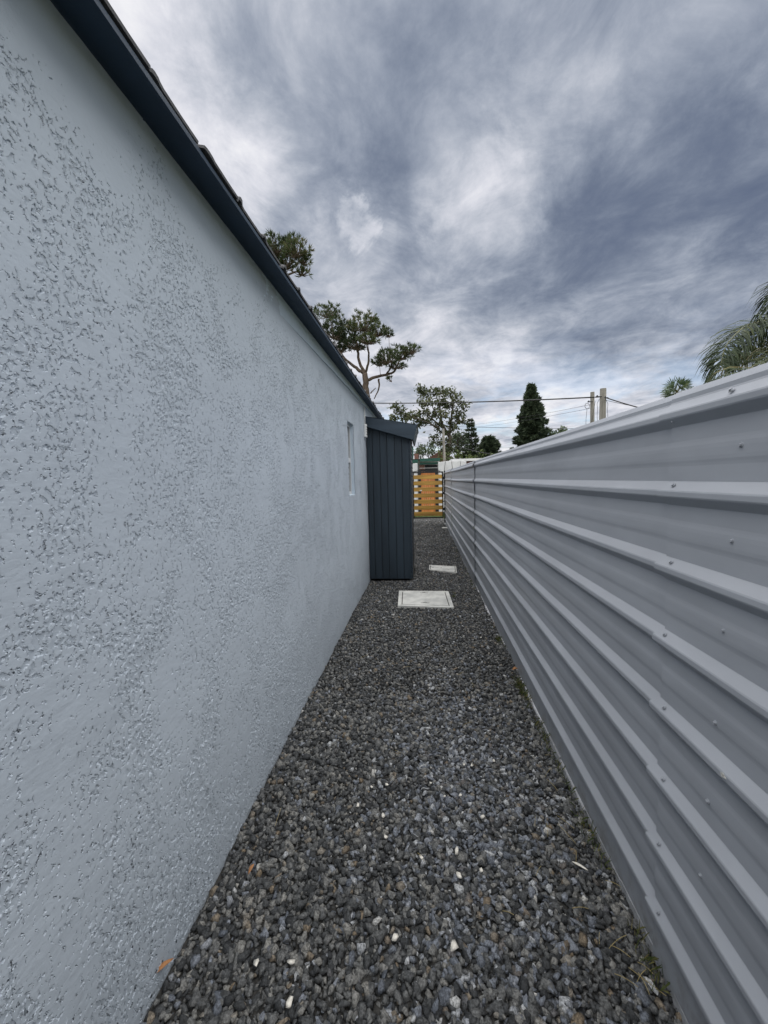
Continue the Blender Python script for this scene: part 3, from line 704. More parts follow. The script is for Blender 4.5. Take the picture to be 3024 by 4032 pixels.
# ================================================================== FOLIAGE BUILDERS
def leaf_cloud(P, size, tone, mat, name, parent, flat=0.0):
    """one small bent leaf-sized rhombus per point"""
    N = len(P); n_ = rng.normal(size=(N, 3)); n_[:, 2] += flat; n_ /= np.linalg.norm(n_, axis=1)[:, None]
    a = np.cross(n_, rng.normal(size=(N, 3))); a /= np.linalg.norm(a, axis=1)[:, None]; b_ = np.cross(n_, a)
    s_ = (size*rng.uniform(.55, 1.3, N))[:, None]
    V_ = np.stack([P-a*s_, P-b_*s_*.5+n_*s_*.12, P+a*s_, P+b_*s_*.5+n_*s_*.12], 1).reshape(-1, 3)
    k = np.arange(N)*4; F_ = np.concatenate([np.stack([k, k+1, k+2], -1), np.stack([k, k+2, k+3], -1)])
    return raw(name, V_, F_, mat, parent, tone=np.repeat(np.clip(tone, 0, 1), 4))
def tufts(P, Dn, k, L, width, tone, mat, name, parent, spread=.9):
    """needle tufts: k thin blades fanning out around each direction"""
    N = len(P)*k; B = np.repeat(P, k, 0); d = np.repeat(Dn, k, 0)+rng.normal(0, spread*.6, (N, 3)); d /= np.linalg.norm(d, axis=1)[:, None]
    s_ = np.cross(d, rng.normal(size=(N, 3))); s_ /= np.linalg.norm(s_, axis=1)[:, None]; s_ *= width
    l_ = (L*rng.uniform(.6, 1.15, N))[:, None]
    V_ = np.stack([B-s_*.5, B+d*l_*.5+s_, B+d*l_, B+d*l_*.45-s_], 1).reshape(-1, 3)
    q = np.arange(N)*4; F_ = np.concatenate([np.stack([q, q+1, q+2], -1), np.stack([q, q+2, q+3], -1)])
    return raw(name, V_, F_, mat, parent, tone=np.repeat(np.clip(np.repeat(tone, k)+rng.normal(0, .1, N), 0, 1), 4))
def curve(pts, n=10, wob=0.0):
    pts = [Vector(p) for p in pts]; out = []
    P = [pts[0]*2-pts[1]]+pts+[pts[-1]*2-pts[-2]]
    for i in range(1, len(P)-2):
        for j in range(n):
            t_ = j/n; a, b_, c_, d_ = P[i-1], P[i], P[i+1], P[i+2]
            q = .5*((2*b_)+(c_-a)*t_+(2*a-5*b_+4*c_-d_)*t_*t_+(3*b_-a-3*c_+d_)*t_**3)
            out.append(q+Vector((random.gauss(0, wob), random.gauss(0, wob), random.gauss(0, wob))))
    out.append(pts[-1]); return out
def limb(name, pts, r0_, r1_, mat, parent, n=6, wob=0.0, k=8):
    P = curve(pts, n, wob); m_ = len(P)
    return MB().tube(P, [r0_+(r1_-r0_)*i/(m_-1) for i in range(m_)], k).build(name, mat, parent, smooth=True)
def clump_tree(name, label, Y, trunk, clumps, limbs, mat, bark, kind, ntip, leaf_size, group=None, tr=(.2, .1), needles=12):
    """clumps: (px, py, rx, ry, depth offset) seen in the photograph, in pixels; turned into ellipsoids at distance Y"""
    pxm = Y/848.
    base = at(*trunk[0], Y); root = thing(name, (base.x, base.y, -.06), label, 'tree', group)
    tp = [Vector((base.x, base.y, -.06))]+[at(px, py, Y) for px, py in trunk]
    limb('trunk', tp, tr[0], tr[1], M[bark], root, 5, tr[0]*.10)
    for L in limbs:
        limb('branch', [at(px, py, Y+dy) for px, py, dy in L[1:]], L[0], L[0]*.45, M[bark], root, 5, L[0]*.15)
    PP, DD, TT = [], [], []; tw = MB()
    for (px, py, rx, ry, dy) in clumps:
        c_ = at(px, py, Y+dy); ax_, az_ = rx*pxm, ry*pxm; ay_ = (ax_*.8+az_*.2)
        hub = c_+Vector((0, 0, -az_*.55))
        near = min(tp[1:]+[at(q[0], q[1], Y+q[2]) for L in limbs for q in L[1:]], key=lambda q: (q-hub).length)
        nt = max(6, int(ntip*ax_*az_)); P = rng.normal(size=(nt, 3)); P /= np.linalg.norm(P, axis=1)[:, None]
        P *= (rng.uniform(.25, 1, nt)**.55)[:, None]; P[:, 2] = np.where(P[:, 2] < -.25, P[:, 2]*.55, P[:, 2])
        W = P*np.array([ax_, ay_, az_])+np.array(c_)
        tw.tube(curve([near, (near+hub)/2+Vector((0, 0, -.1*az_)), hub], 3), [max(.012, tr[1]*.35), .02*pxm*40*.3+.012, .012, .012, .012, .01, .008][:7], 5)
        for q in W[::max(1, nt//26)]:
            qv = Vector(q); md_ = hub.lerp(qv, .55)+Vector((0, 0, -.12*az_))
            tw.tube([hub, md_, qv], [.022*max(1, Y/22), .014*max(1, Y/22), .007*max(1, Y/22)], 4)
        PP.append(W); d = P+np.array([0, 0, .75]); d /= np.linalg.norm(d, axis=1)[:, None]; DD.append(d)
        TT.append(np.clip(.45+rng.normal(0, .16)+rng.normal(0, .22, nt), 0, 1))
    tag(tw.build('twigs', M[bark], root), kind='stuff')
    PP, DD, TT = np.concatenate(PP), np.concatenate(DD), np.concatenate(TT)
    if kind == 'needle': tufts(PP, DD, needles, leaf_size, leaf_size*.075, TT, M[mat], 'crown', root)
    else:
        k = needles; P2 = np.repeat(PP, k, 0)+rng.normal(0, leaf_size*1.25, (len(PP)*k, 3))
        leaf_cloud(P2, leaf_size, np.repeat(TT, k)+rng.normal(0, .15, len(P2)), M[mat], 'crown', root)
    return root

# ================================================================== TREES behind the house and the gate
clump_tree('pine_tree', 'tall pine whose needle crown shows above the roof, highest of all trees', 15.5, [(560, 900), (562, 760), (575, 640)],
           [(600, 535, 34, 24, 0), (640, 540, 30, 22, -.4), (618, 570, 30, 18, .4), (655, 562, 20, 14, 0), (650, 590, 22, 9, .2), (585, 560, 30, 26, .6), (560, 590, 34, 26, 0), (530, 560, 40, 30, -.5), (520, 610, 50, 26, .5), (626, 523, 16, 11, .3)],
           [(.07, (575, 640, 0), (595, 600, 0), (625, 570, 0)), (.05, (575, 640, 0), (560, 600, .3), (545, 570, .4)), (.05, (590, 610, 0), (630, 590, .1), (655, 588, .2))],
           'pine', 'bark', 'needle', 300, .21, 'pines behind the house', (.2, .1), 13)
clump_tree('pine_tree', 'forked pine with spreading bare limbs rising just behind the eave end', 18, [(793, 900), (791, 842), (788, 807)],
           [(706, 675, 34, 17, .3), (722, 715, 26, 30, -.3), (752, 722, 36, 28, .4), (785, 700, 34, 24, -.4), (815, 716, 26, 17, .4), (840, 722, 14, 10, 0), (770, 745, 34, 16, 0), (735, 752, 20, 16, .5),
            (835, 775, 26, 18, -.4), (862, 766, 30, 18, .3), (888, 757, 18, 13, 0), (820, 783, 16, 14, .5), (858, 790, 22, 10, 0), (846, 822, 11, 5, 0), (796, 735, 22, 14, -.6)],
           [(.085, (788, 807, 0), (770, 795, 0), (749, 778, 0), (730, 755, 0)), (.075, (788, 807, 0), (775, 778, .1), (772, 744, .2), (765, 725, .2)), (.06, (790, 805, 0), (797, 770, -.2), (790, 730, -.2)),
            (.075, (792, 822, 0), (822, 812, .1), (850, 803, .2), (862, 780, .2)), (.045, (818, 818, .1), (818, 840, .2), (808, 862, .3)), (.045, (835, 808, .1), (846, 790, .1), (842, 775, 0)), (.03, (800, 850, 0), (806, 843, 0), (812, 838, 0))],
           'pine', 'bark', 'needle', 310, .20, 'pines behind the house', (.19, .12), 13)
def c4(x, y): return ((x/2.37+1550)/1.8228, (y/2.37+1450)/1.8228)
def cc(x, y, rx, ry, dy=0): a, b_ = c4(x, y); return (a, b_, rx/4.32, ry/4.32, dy)
def lc(*pts): return [(*c4(x, y), dy) for x, y, dy in pts]
clump_tree('broadleaf_tree', 'large open-crowned broadleaf tree standing behind the gate, left of the slim pole', 38, [c4(505, 860), c4(518, 740), c4(522, 630)],
           [cc(275, 235, 70, 45), cc(235, 200, 30, 25), cc(370, 225, 70, 40, 1), cc(450, 210, 60, 38, -1), cc(540, 250, 60, 40), cc(610, 290, 60, 45, .5), cc(660, 350, 45, 45), cc(300, 320, 75, 50, -1), cc(410, 320, 80, 50), cc(520, 340, 80, 50, 1), cc(260, 400, 60, 40), cc(360, 420, 75, 50, 1),
            cc(320, 490, 75, 35), cc(470, 430, 60, 50, -1), cc(600, 430, 70, 45), cc(560, 510, 75, 35, .6), cc(650, 500, 40, 30), cc(400, 530, 60, 35), cc(450, 590, 50, 25), cc(230, 470, 60, 32), cc(230, 530, 45, 20),
            cc(60, 400, 60, 28, -2), cc(130, 430, 60, 32, -2), cc(20, 450, 50, 28, -2), cc(190, 440, 50, 36, -1), cc(10, 360, 40, 16, -2), cc(120, 470, 70, 18, -2), cc(365, 640, 35, 20), cc(420, 690, 40, 35), cc(560, 560, 50, 24), cc(500, 690, 50, 36), cc(545, 745, 55, 34), cc(480, 760, 45, 30, -1)],
           [(.16, *lc((522, 640, 0), (470, 560, 0), (440, 470, 0), (430, 340, 0))), (.13, *lc((522, 630, 0), (530, 520, .5), (545, 400, .8), (555, 310, 1))), (.10, *lc((480, 570, 0), (390, 500, -.3), (320, 420, -.6))),
            (.10, *lc((525, 600, 0), (590, 520, 0), (620, 420, 0))), (.07, *lc((450, 500, 0), (380, 400, .3), (340, 290, .5))), (.08, *lc((430, 560, -.5), (300, 500, -1), (150, 450, -2))), (.05, *lc((545, 420, .8), (600, 350, .6), (640, 320, .4)))],
           'leaf', 'bark2', 'leaf', 34.0, .15, None, (.24, .17), 14)
# dark cedar with flat tiers, and far hedging behind the gate
clump_tree('cedar_tree', 'dark tiered cedar right behind the slim pole', 42, [c4(600, 860), c4(600, 760), c4(600, 640)],
           [cc(600, 610, 55, 16), cc(640, 640, 50, 14, 1), cc(560, 640, 40, 14, -1), cc(600, 670, 80, 20), cc(540, 690, 50, 18), cc(650, 700, 60, 18), cc(600, 730, 100, 26), cc(680, 750, 70, 24), cc(560, 770, 80, 30), cc(640, 790, 110, 32, 1), cc(740, 790, 90, 34, 2), cc(730, 740, 50, 24, 2), cc(620, 640, 70, 24), cc(580, 700, 60, 26, 1), cc(650, 690, 70, 28, 1)],
           [(.06, *lc((600, 680, 0), (620, 650, 0), (640, 635, .5)))], 'spruce', 'bark2', 'leaf', 12, .14, None, (.22, .1), 14)
def conifer(name, label, Y, apex, foot, half, n_whorl, mat, dens, droop, tuft, irregular=.25, power=.85, group=None):
    """trunk with whorls of drooping boughs, each bough clothed in needle tufts"""
    A = at(*apex, Y); Bq = at(*foot, Y); H0 = 0.2; top = A.z; wid = half*Y/848.
    bx = Bq.x; root = thing(name, (bx, Y, -.06), label, 'tree', group)
    limb('trunk', [(bx, Y, -.06), ((bx+A.x)/2, Y, top*.5), (A.x, Y, top*.98)], .16+.01*top, .02, M['bark2'], root, 5, .01)
    zb = max(.4, Bq.z-1.2); P, Dn, TT = [], [], []; boughs = MB()
    for i in range(n_whorl):
        u_ = (i+random.uniform(-.3, .3))/n_whorl; u_ = min(.995, max(0, u_)); z_ = zb+(top-zb)*u_
        rad = wid*(1-u_)**power*random.uniform(1-irregular, 1+irregular*.6)+.10
        cx_ = bx+(A.x-bx)*u_; nb = random.randint(5, 7); a0 = random.uniform(0, 6.28)
        for j in range(nb):
            a = a0+6.28*j/nb+random.uniform(-.3, .3); rr = rad*random.uniform(.72, 1.1); m_ = 5; pts = []
            for q in range(m_+1):
                s_ = q/m_; pts.append(Vector((cx_+math.cos(a)*rr*s_, Y+math.sin(a)*rr*s_, z_+rr*(-droop*s_+droop*.75*s_*s_*s_))))
            boughs.tube(pts, [.03*(1-.8*q/m_)*(.5+rr*.5) for q in range(m_+1)], 4)
            nn = max(4, int(dens*rr))
            for q in range(nn):
                s_ = random.uniform(.12, 1)**.7; f_ = s_*m_; i0 = min(m_-1, int(f_)); pp = pts[i0].lerp(pts[i0+1], f_-i0)
                off = random.uniform(-1, 1)*.32*rr*(1.1-s_*.8)
                pp = pp+Vector((-math.sin(a)*off, math.cos(a)*off, random.gauss(0, .05)-abs(off)*.25))
                P.append(pp); Dn.append((math.cos(a)*.9-math.sin(a)*off*.6, math.sin(a)*.9+math.cos(a)*off*.6, random.uniform(-.1, .65))); TT.append(random.random()*.8+.1*u_)
    tag(boughs.build('boughs', M['bark2'], root), kind='stuff')
    P = np.array([tuple(p) for p in P]); Dn = np.array(Dn); Dn /= np.linalg.norm(Dn, axis=1)[:, None]
    tufts(P, Dn, 6, tuft, tuft*.17, np.array(TT), M[mat], 'crown', root, .75)
    return root
conifer('spruce_tree', 'tall dense dark spruce behind the fence, left of the two poles', 40, (1147, 829), (1153, 975), 41, 42, 'spruce', 24, .30, .34, .32, .72)
conifer('spruce_tree', 'thin young spruce with sparse tiers beside the dark cedar', 44, (1017, 901), (1020, 992), 27, 17, 'spruce', 20, .42, .30, .35, .8)
conifer('spruce_tree', 'squat dark conifer right of the thin young spruce', 40, (1056, 942), (1056, 996), 36, 20, 'spruce', 30, .15, .36, .3, .55)
def bush(name, label, Y, clumps, mat, cat='shrub', size=.16, dens=9, k=9):
    c0 = at(clumps[0][0], clumps[0][1], Y); root = thing(name, (c0.x, Y, -.06), label, cat); pxm = Y/848.; PP = []; TT = []
    limb('trunk', [(c0.x, Y, -.06), (c0.x+.05, Y, c0.z*.6), (c0.x, Y, c0.z)], .12, .05, M['bark2'], root, 4)
    for (px, py, rx, ry) in clumps:
        c_ = at(px, py, Y); n_ = max(10, int(dens*rx*ry*pxm*pxm*3)); P = rng.normal(size=(n_, 3)); P /= np.linalg.norm(P, axis=1)[:, None]; P *= (rng.uniform(.3, 1.05, n_)**.5)[:, None]
        PP.append(P*np.array([rx, (rx+ry)/2, ry])*pxm+np.array(c_)); TT.append(.5+rng.normal(0, .2, n_)+rng.normal(0, .1))
    PP = np.concatenate(PP); TT = np.concatenate(TT); P2 = np.repeat(PP, k, 0)+rng.normal(0, size*1.1, (len(PP)*k, 3))
    leaf_cloud(P2, size, np.repeat(TT, k)+rng.normal(0, .15, len(P2)), M[mat], 'crown', root); return root
bush('hedge', 'yellow-green hedge at the foot of the slim pole', 34, [(975, 985, 22, 14), (1000, 990, 24, 12), (1030, 992, 24, 12), (955, 990, 16, 12), (1060, 990, 20, 8)], 'hedge', size=.13)
bush('far_tree', 'hazy light green tree seen left of the slim pole', 55, [(925, 975, 16, 9), (912, 968, 9, 6), (935, 962, 8, 7), (905, 980, 12, 7), (940, 980, 14, 9)], 'far_leaf', 'tree', .2)
bush('far_tree', 'small rounded green tree beyond the green-roofed house', 60, [(901, 975, 6, 7), (906, 984, 8, 6)], 'far_leaf', 'tree', .2)
bush('far_tree', 'low dark treetop showing between the squat conifer and the tall spruce', 60, [(1104, 985, 15, 8), (1095, 990, 12, 6), (1118, 984, 12, 8), (1108, 979, 8, 4)], 'spruce', 'tree', .2)
bush('far_tree', 'rounded green treetop just right of the tall dense spruce', 50, [(1210, 940, 16, 10), (1190, 945, 12, 10), (1228, 943, 14, 9), (1245, 945, 12, 8), (1216, 932, 10, 5)], 'far_leaf', 'tree', .2)

# ================================================================== PALMS
def frond(root, pts, leaf_len, n, tone0, droop=.75, rw=.018):
    P = curve(pts, 12); m_ = len(P); fr_ = MB().tube(P, [rw*(1-.85*i/(m_-1)) for i in range(m_)], 5).build('frond', M['rachis'], root, smooth=True)
    V_, T_ = [], []
    for i in range(n):
        s_ = .10+.90*(i+random.random())/n; f_ = s_*(m_-1); i0 = min(m_-2, int(f_)); p = P[i0].lerp(P[i0+1], f_-i0); d = (P[i0+1]-P[i0]).normalized()
        for sd_ in (-1, 1):
            side = d.cross(Vector((0, 0, 1)));  side = side.normalized() if side.length > .05 else Vector((1, 0, 0))
            L = leaf_len*(.45+.55*math.sin(math.pi*min(1, s_*.85+.12)))*random.uniform(.8, 1.15)
            dr = (side*sd_*random.uniform(.5, .9)+d*random.uniform(.35, .75)+Vector((0, 0, random.uniform(-.25, .45)))).normalized()
            wn = dr.cross(d).normalized().lerp(Vector((random.uniform(-1, 1), random.uniform(-1, 1), random.uniform(-1, 1))), .3).normalized(); wd = wn.cross(dr).normalized()*leaf_len*.022
            q1 = p+dr*L*.45; q2 = p+dr*L*.75+Vector((0, 0, -L*.22*droop)); q3 = p+dr*L*.92+Vector((0, 0, -L*.62*droop))
            V_ += [p-wd*.5, p+wd*.5, q1+wd, q1-wd, q2+wd*.8, q2-wd*.8, q3]; T_ += [min(1, max(0, tone0+random.gauss(0, .16)))]*7
    k = np.arange(len(V_)//7)*7
    F_ = np.concatenate([np.stack([k+a, k+b_, k+c_], -1) for a, b_, c_ in ((0, 1, 2), (0, 2, 3), (3, 2, 4), (3, 4, 5), (5, 4, 6))])
    raw('leaflets', [tuple(v_) for v_ in V_], F_, M['palm'], fr_, tone=T_)
PY = 6.4; ctr = at(1790, 740, PY)
palm = thing('feather_palm', (ctr.x, PY, -.06), 'feathery palm with arching fronds at the right edge above the fence', 'palm tree')
limb('trunk', [(ctr.x, PY, -.06), (ctr.x+.05, PY, ctr.z*.5), (ctr.x, PY, ctr.z)], .17, .12, M['wood_pole'], palm, 6, .006, 10)
Fp = lambda *q: [at(px, py, PY+dy) for px, py, dy in q]
frond(palm, Fp((1785, 740, 0), (1700, 695, -.1), (1622, 700, -.2), (1572, 742, -.3), (1556, 790, -.35)), .48, 110, .42)
frond(palm, Fp((1785, 745, 0), (1700, 745, .2), (1620, 765, .4), (1560, 795, .5), (1518, 838, .6)), .46, 110, .70)
frond(palm, Fp((1785, 745, 0), (1710, 760, -.4), (1640, 785, -.6), (1590, 815, -.8), (1560, 850, -.9)), .46, 100, .62)
frond(palm, Fp((1790, 735, 0), (1765, 650, .1), (1715, 605, .2), (1676, 622, .2), (1658, 668, .2)), .46, 100, .40)
frond(palm, Fp((1785, 740, 0), (1735, 690, .5), (1680, 690, .9), (1630, 730, 1.2), (1600, 775, 1.4)), .46, 90, .35)
for i in range(9):
    a = random.uniform(-1.2, 1.9); L = 2.2
    e_ = Vector((math.cos(a)*L, math.sin(a)*L*.8, random.uniform(-.9, .3)))
    if e_.x < .2: continue
    frond(palm, [ctr, ctr+e_*.4+Vector((0, 0, .75)), ctr+e_*.8+Vector((0, 0, .5)), ctr+e_+Vector((0, 0, -.4))], .46, 60, .45)
fy = 30; fc = at(1463, 844, fy)
fan = thing('fan_palm', (fc.x, fy, -.06), 'small distant fan palm peeking over the fence between poles and feathery palm', 'palm tree')
limb('trunk', [(fc.x, fy, -.06), (fc.x+.1, fy, fc.z*.5), (fc.x, fy, fc.z-.15)], .17, .13, M['wood_pole'], fan, 5, .01, 8)
for i in range(26):
    a = random.uniform(0, 6.28); el = random.uniform(-.85, 1.35) if i > 5 else random.uniform(-1.2, -.7); d = Vector((math.cos(a)*math.cos(el), math.sin(a)*math.cos(el), math.sin(el)))
    L0 = random.uniform(.30, .5); hub = fc+d*L0; V_, T_ = [], []
    fr_ = MB().tube([fc+Vector((0, 0, -.1)), fc+d*L0*.5, hub], [.025, .018, .012], 5).build('leaf_stalk', M['rachis'], fan)
    s_ = d.orthogonal().normalized(); s2 = d.cross(s_); ph = random.uniform(0, 6.28); s_ = s_*math.cos(ph)+s2*math.sin(ph); nn = d.cross(s_)
    tn = random.uniform(.15, .7) if i > 5 else random.uniform(.8, 1)
    for j in range(11):
        b_ = -1.1+2.2*j/10; r_ = (d*math.cos(b_)+s_*math.sin(b_)).normalized(); L = random.uniform(.55, .85); wv_ = r_.cross(nn)*.030
        V_ += [hub-wv_*.3, hub+wv_*.3, hub+r_*L*.6+wv_, hub+r_*L*.6-wv_, hub+r_*L+Vector((0, 0, -.14*random.random()))]; T_ += [min(1, max(0, tn+random.gauss(0, .1)))]*5
    k = np.arange(len(V_)//5)*5
    raw('leaf_blade', [tuple(v_) for v_ in V_], np.concatenate([np.stack([k+a_, k+b2, k+c2], -1) for a_, b2, c2 in ((0, 1, 2), (0, 2, 3), (3, 2, 4))]), M['fanpalm'], fr_, tone=T_)

# ================================================================== POLES AND CABLES
def pole(px0, py0, px1, py1, Y, r_, label):
    a = at(px0, py0, Y); root = thing('utility_pole', (a.x, Y, -.06), label, 'utility pole'); b_ = at(px1, py1, Y)
    sl_ = (a.x-b_.x)/(a.z-b_.z); x0_ = a.x-sl_*(a.z+.06)
    pts = [(x0_+sl_*h_, Y, -.06+h_) for h_ in np.linspace(0, a.z+.06, 7)]
    MB().tube(pts, [r_*1.22-(r_*.22)*i/6 for i in range(7)], 14).build('shaft', M['wood_pole'], root, smooth=False)
    return root, a
pA, tA = pole(1279.7, 847, 1279.4, 926, 19.5, .088, 'thinner weathered wooden utility pole, left of the close pair')
pB, tB = pole(1302.9, 839.5, 1301.2, 916.7, 17.5, .120, 'thicker weathered wooden utility pole, right of the close pair')
pC, tC = pole(957.5, 926, 960, 997, 30, .085, 'slim grey pole standing before the broadleaf tree behind the gate')
def hook(root, p, s_=1.0):
    MB().tube([p+Vector((-.10*s_, -.02, 0)), p+Vector((.10*s_, -.02, 0))], .018*s_, 6).build('bracket', M['cable'], root)
    MB().tube([p+Vector((-.06*s_, -.05, .05)), p+Vector((-.06*s_, -.05, -.03))], .026*s_, 8).build('insulator', M['cable'], root)
hook(pA, at(1274, 868, 19.4), 1.1); hook(pB, at(1293, 857, 17.3), 1.2); hook(pB, at(1309, 859, 17.3), .8)
for px, s_ in ((1310, 1), (1293, -1)):
    P = [at(px-2*s_, 862, 17.35), at(px+3*s_, 872, 17.3), at(px+2*s_, 884, 17.35), at(px+3*s_, 900, 17.3), at(px+1*s_, 925, 17.35)]
    MB().tube(curve(P, 5), .008, 5).build('down_lead', M['cable'], pB, smooth=True)
ring = [at(1268.5+5*math.cos(a), 877+6*math.sin(a), 19.3) for a in np.linspace(0, 6.28, 16)]
MB().tube(ring, .010, 5).build('cable_coil', M['cable'], pA, smooth=True)
MB().tube([at(1268, 884, 19.3), at(1266, 905, 19.35), at(1265, 935, 19.4)], .008, 5).build('down_lead', M['cable'], pA)
MB().tube([at(1286, 866, 19.0), at(1282, 890, 19.2), at(1278, 915, 19.3)], .008, 5).build('stay_wire', M['cable'], pA)
def wire(a, b_, sag, r_, label, n=26):
    P = [a.lerp(b_, i/n)+Vector((0, 0, -4*sag*(i/n)*(1-i/n))) for i in range(n+1)]
    o = MB().tube(P, r_, 6).build('overhead_cable', M['cable'], smooth=True, origin=a); return tag(o, label, 'cable')
a = at(1283, 858, 19.4)
wire(at(640, 866, 30), a, .22, .030, 'thick twisted overhead cable crossing before the trees to the thinner pole')
wire(at(1283, 858, 19.4), at(1296, 857, 17.4), .01, .022, 'short cable loop joining the two close poles')
wire(at(1306, 858, 17.4), at(1560, 915, 15.2), .12, .022, 'overhead cable dropping right from the thicker pole behind the fence')
wire(at(880, 918, 48), at(1420, 926, 44), .15, .022, 'thin lower overhead wire passing behind the tall spruce')
wire(at(960, 920, 60), at(1276, 874, 19.5), .3, .007, 'upper faint phone wire rising to the thinner pole')
wire(at(966, 925, 60), at(1276, 882, 19.5), .3, .007, 'lower faint phone wire rising to the thinner pole')
wire(at(960, 955, 29.9), at(1090, 986, 25), .1, .020, 'sloping service cable running right from the slim grey pole')
wire(at(1306, 864, 17.4), at(1470, 892, 16), .05, .008, 'faint line just below the cable at the thicker pole')
wire(at(890, 964, 50), at(1130, 967, 50), .1, .012, 'lowest faint wire across the sky behind the squat conifer')

# ================================================================== STREET FRONT beyond the gate
# whitewashed rubble wall: each face stone a part
def rubble(root, x0, x1, z0, z1, Y, nx, nz, th=.30):
    MB().box((x0, Y+.03, -.06), (x1, Y+th, z1-.02)).build('core', M['mortar'], root)
    G = {}
    for i in range(nx+1):
        for j in range(nz+1):
            jx = 0 if i in (0, nx) else random.uniform(-.30, .30)*(x1-x0)/nx; jz = 0 if j == 0 else (random.uniform(-.02, .04) if j == nz else random.uniform(-.30, .30)*(z1-z0)/nz)
            G[i, j] = Vector((x0+(x1-x0)*i/nx+jx, Y, z0+(z1-z0)*j/nz+jz))
    for i in range(nx):
        for j in range(nz):
            q = [G[i, j], G[i+1, j], G[i+1, j+1], G[i, j+1]]; c_ = sum(q, Vector())/4
            f_ = [v_.lerp(c_, .07) for v_ in q]; g_ = [v_.lerp(c_, .16)+Vector((0, -.05-random.uniform(0, .03), 0)) for v_ in q]
            bk = [v_+Vector((0, .06, 0)) for v_ in f_]
            MB().hexa([f_[0]+Vector((0, .0, 0)), f_[1], f_[1]+Vector((0, .06, 0)), f_[0]+Vector((0, .06, 0)), f_[3], f_[2], f_[2]+Vector((0, .06, 0)), f_[3]+Vector((0, .06, 0))]).build('stone', M['whitestone'], root, bev=.018)
SY = 17.2
dl, dr_ = at(903, 1020, SY).x, at(946, 1020, SY).x
zt_ = at(920, 999, SY).z
lw = thing('stone_wall', (dl-1.2, SY, -.06), 'whitewashed rubble stone wall left of the orange door', 'wall')
rubble(lw, dl-2.6, dl-.01, .0, at(896, 1002, SY).z, SY, 6, 5)
rw_ = thing('stone_wall', (dr_+1.2, SY, -.06), 'whitewashed rubble stone wall right of the orange door behind the fence end', 'wall')
rubble(rw_, dr_+.01, at(1000, 1000, SY).x+.15, .0, at(950, 997, SY).z, SY, 4, 5)
door = thing('orange_door', ((dl+dr_)/2, SY, 0), 'orange varnished board door in a black frame beyond the slatted gate', 'door')
zd = at(924, 1018, SY).z; pw = .125
MB().box((dl, SY-.03, -.05), (dl+pw, SY+.09, zd)).build('jamb', M['dark'], door); MB().box((dr_-pw, SY-.03, -.05), (dr_, SY+.09, zd)).build('jamb', M['dark'], door)
MB().box((dl, SY-.03, zd+.001), (dr_, SY+.09, zd+.07)).build('lintel', M['dark'], door)
nb = 7
for i in range(nb):
    xa = dl+pw+(dr_-dl-2*pw)*i/nb; xb_ = dl+pw+(dr_-dl-2*pw)*(i+1)/nb
    MB().box((xa+.003, SY+random.uniform(-.003, .003), .03), (xb_-.003, SY+.03, zd-.03)).build('board', M['orange'], door, bev=.003)
# grass verge in front of it
gb = [(random.uniform(-1.5, 1.8), random.uniform(14.9, 17.0), -.05) for _ in range(900)]
blades('grass', gb, 5, .10, .05, .006, M['grass'], 'green grass verge between the gate and the stone wall', 'grass')
# neighbour's house with green fascia boards
nh0 = at(924, 1000, 24); nh = thing('green_trimmed_house', (nh0.x, 24, -.06), 'low house with dark green roof boards and a dark porch behind the stone wall', 'house')
X = lambda px: at(px, 1000, 24).x
Zq = lambda py: at(930, py, 24).z
MB().box((X(870), 24.6, -.06), (X(950), 30, Zq(992))).build('wall', M['cream'], nh)
MB().box((X(866), 24.0, Zq(992)), (X(903), 24.12, Zq(999))).build('fascia', M['green'], nh); MB().box((X(907), 23.6, Zq(990.5)), (X(950), 23.72, Zq(997))).build('fascia', M['green'], nh)
MB().box((X(907), 23.9, Zq(1003.0)), (X(948), 24.0, Zq(998.8))).build('fascia', M['green'], nh)
MB().box((X(866), 24.0, Zq(991.6)), (X(950.5), 30.2, Zq(990.6))).build('roof', M['dark'], nh)
MB().box((X(918), 24.50, Zq(1020)), (X(946), 24.59, Zq(1003.5))).build('porch_opening', M['interior'], nh)
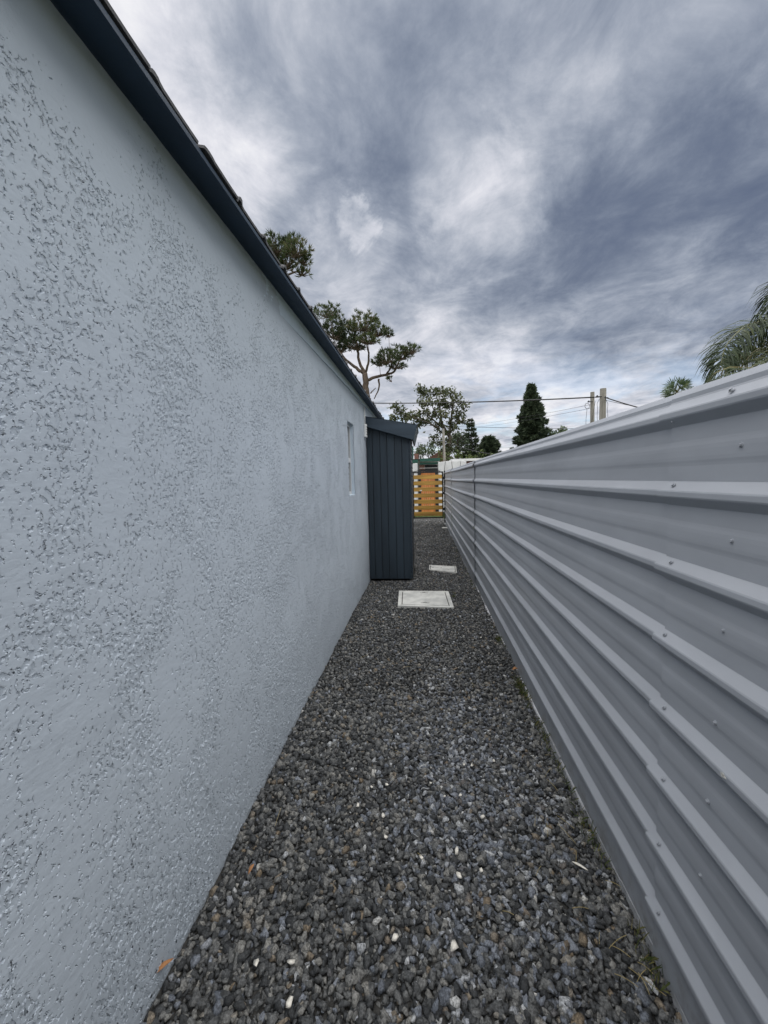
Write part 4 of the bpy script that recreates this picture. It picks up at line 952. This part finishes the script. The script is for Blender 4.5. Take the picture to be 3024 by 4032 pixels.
MB().box((X(905), 24.40, Zq(1022)), (X(917), 24.58, Zq(1003.5))).build('brick_pier', M['brick'], nh)
MB().box((X(905), 24.3, Zq(1011.0)), (X(946), 24.34, Zq(1010.0))).build('rail', M['plastic'], nh)
MB().box((X(888.5), 24.2, -.06), (X(893), 24.5, Zq(962))).build('post', M['green'], nh)
MB().box((X(893.5), 26.0, Zq(990)), (X(904), 27.0, Zq(974.5))).build('brick_chimney', M['brick'], nh)
MB().box((X(905.5), 24.6, Zq(990.4)), (X(911), 24.9, Zq(980.5))).build('roof_vent', M['plastic'], nh)
MB().box((X(907), 24.57, Zq(989.0)), (X(909.6), 24.598, Zq(982))).build('vent_grille', M['dark'], nh)
MB().tube([(X(904), 25.5, Zq(992)), (X(904), 25.5, Zq(950))], .015, 5).build('antenna_mast', M['cable'], nh); MB().tube([(X(901), 25.5, Zq(951)), (X(912), 25.5, Zq(951))], .010, 5).build('antenna_bar', M['cable'], nh)
# pale flat roof further right, over the fence
wr0 = at(1010, 995, 27); wr = thing('white_roofed_outbuilding', (wr0.x, 27, -.06), 'low outbuilding with white flat roof edge showing above the fence end', 'building')
xa, xb_ = at(975, 995, 27).x, at(1085, 995, 27).x
MB().box((xa+.2, 27.1, -.06), (xb_, 30, at(1000, 997, 27).z)).build('wall', M['brick'], wr)
MB().box((xa, 26.9, at(1000, 996, 27).z+.001), (xb_+.2, 30.2, at(1000, 991.0, 27).z)).build('roof', M['plastic'], wr)
# thatch-coloured gable far left of the slim pole
fg0 = at(946, 985, 40); fg = thing('brick_gable', (fg0.x, 40, -.06), 'small brown brick gable behind the hedge left of the slim pole', 'building')
MB().prism([(fg0.x-1.2, 40, -.06), (fg0.x+.9, 40, -.06), (fg0.x+.9, 40, at(946, 980, 40).z), (fg0.x+.4, 40, at(946, 972, 40).z), (fg0.x-1.2, 40, at(946, 992, 40).z)], (0, 3, 0)).build('wall', M['brick'], fg)
MB().box((fg0.x+.25, 39.9, at(946, 974, 40).z), (fg0.x+.75, 40.4, at(946, 970, 40).z)).build('chimney_cap', M['cream'], fg)
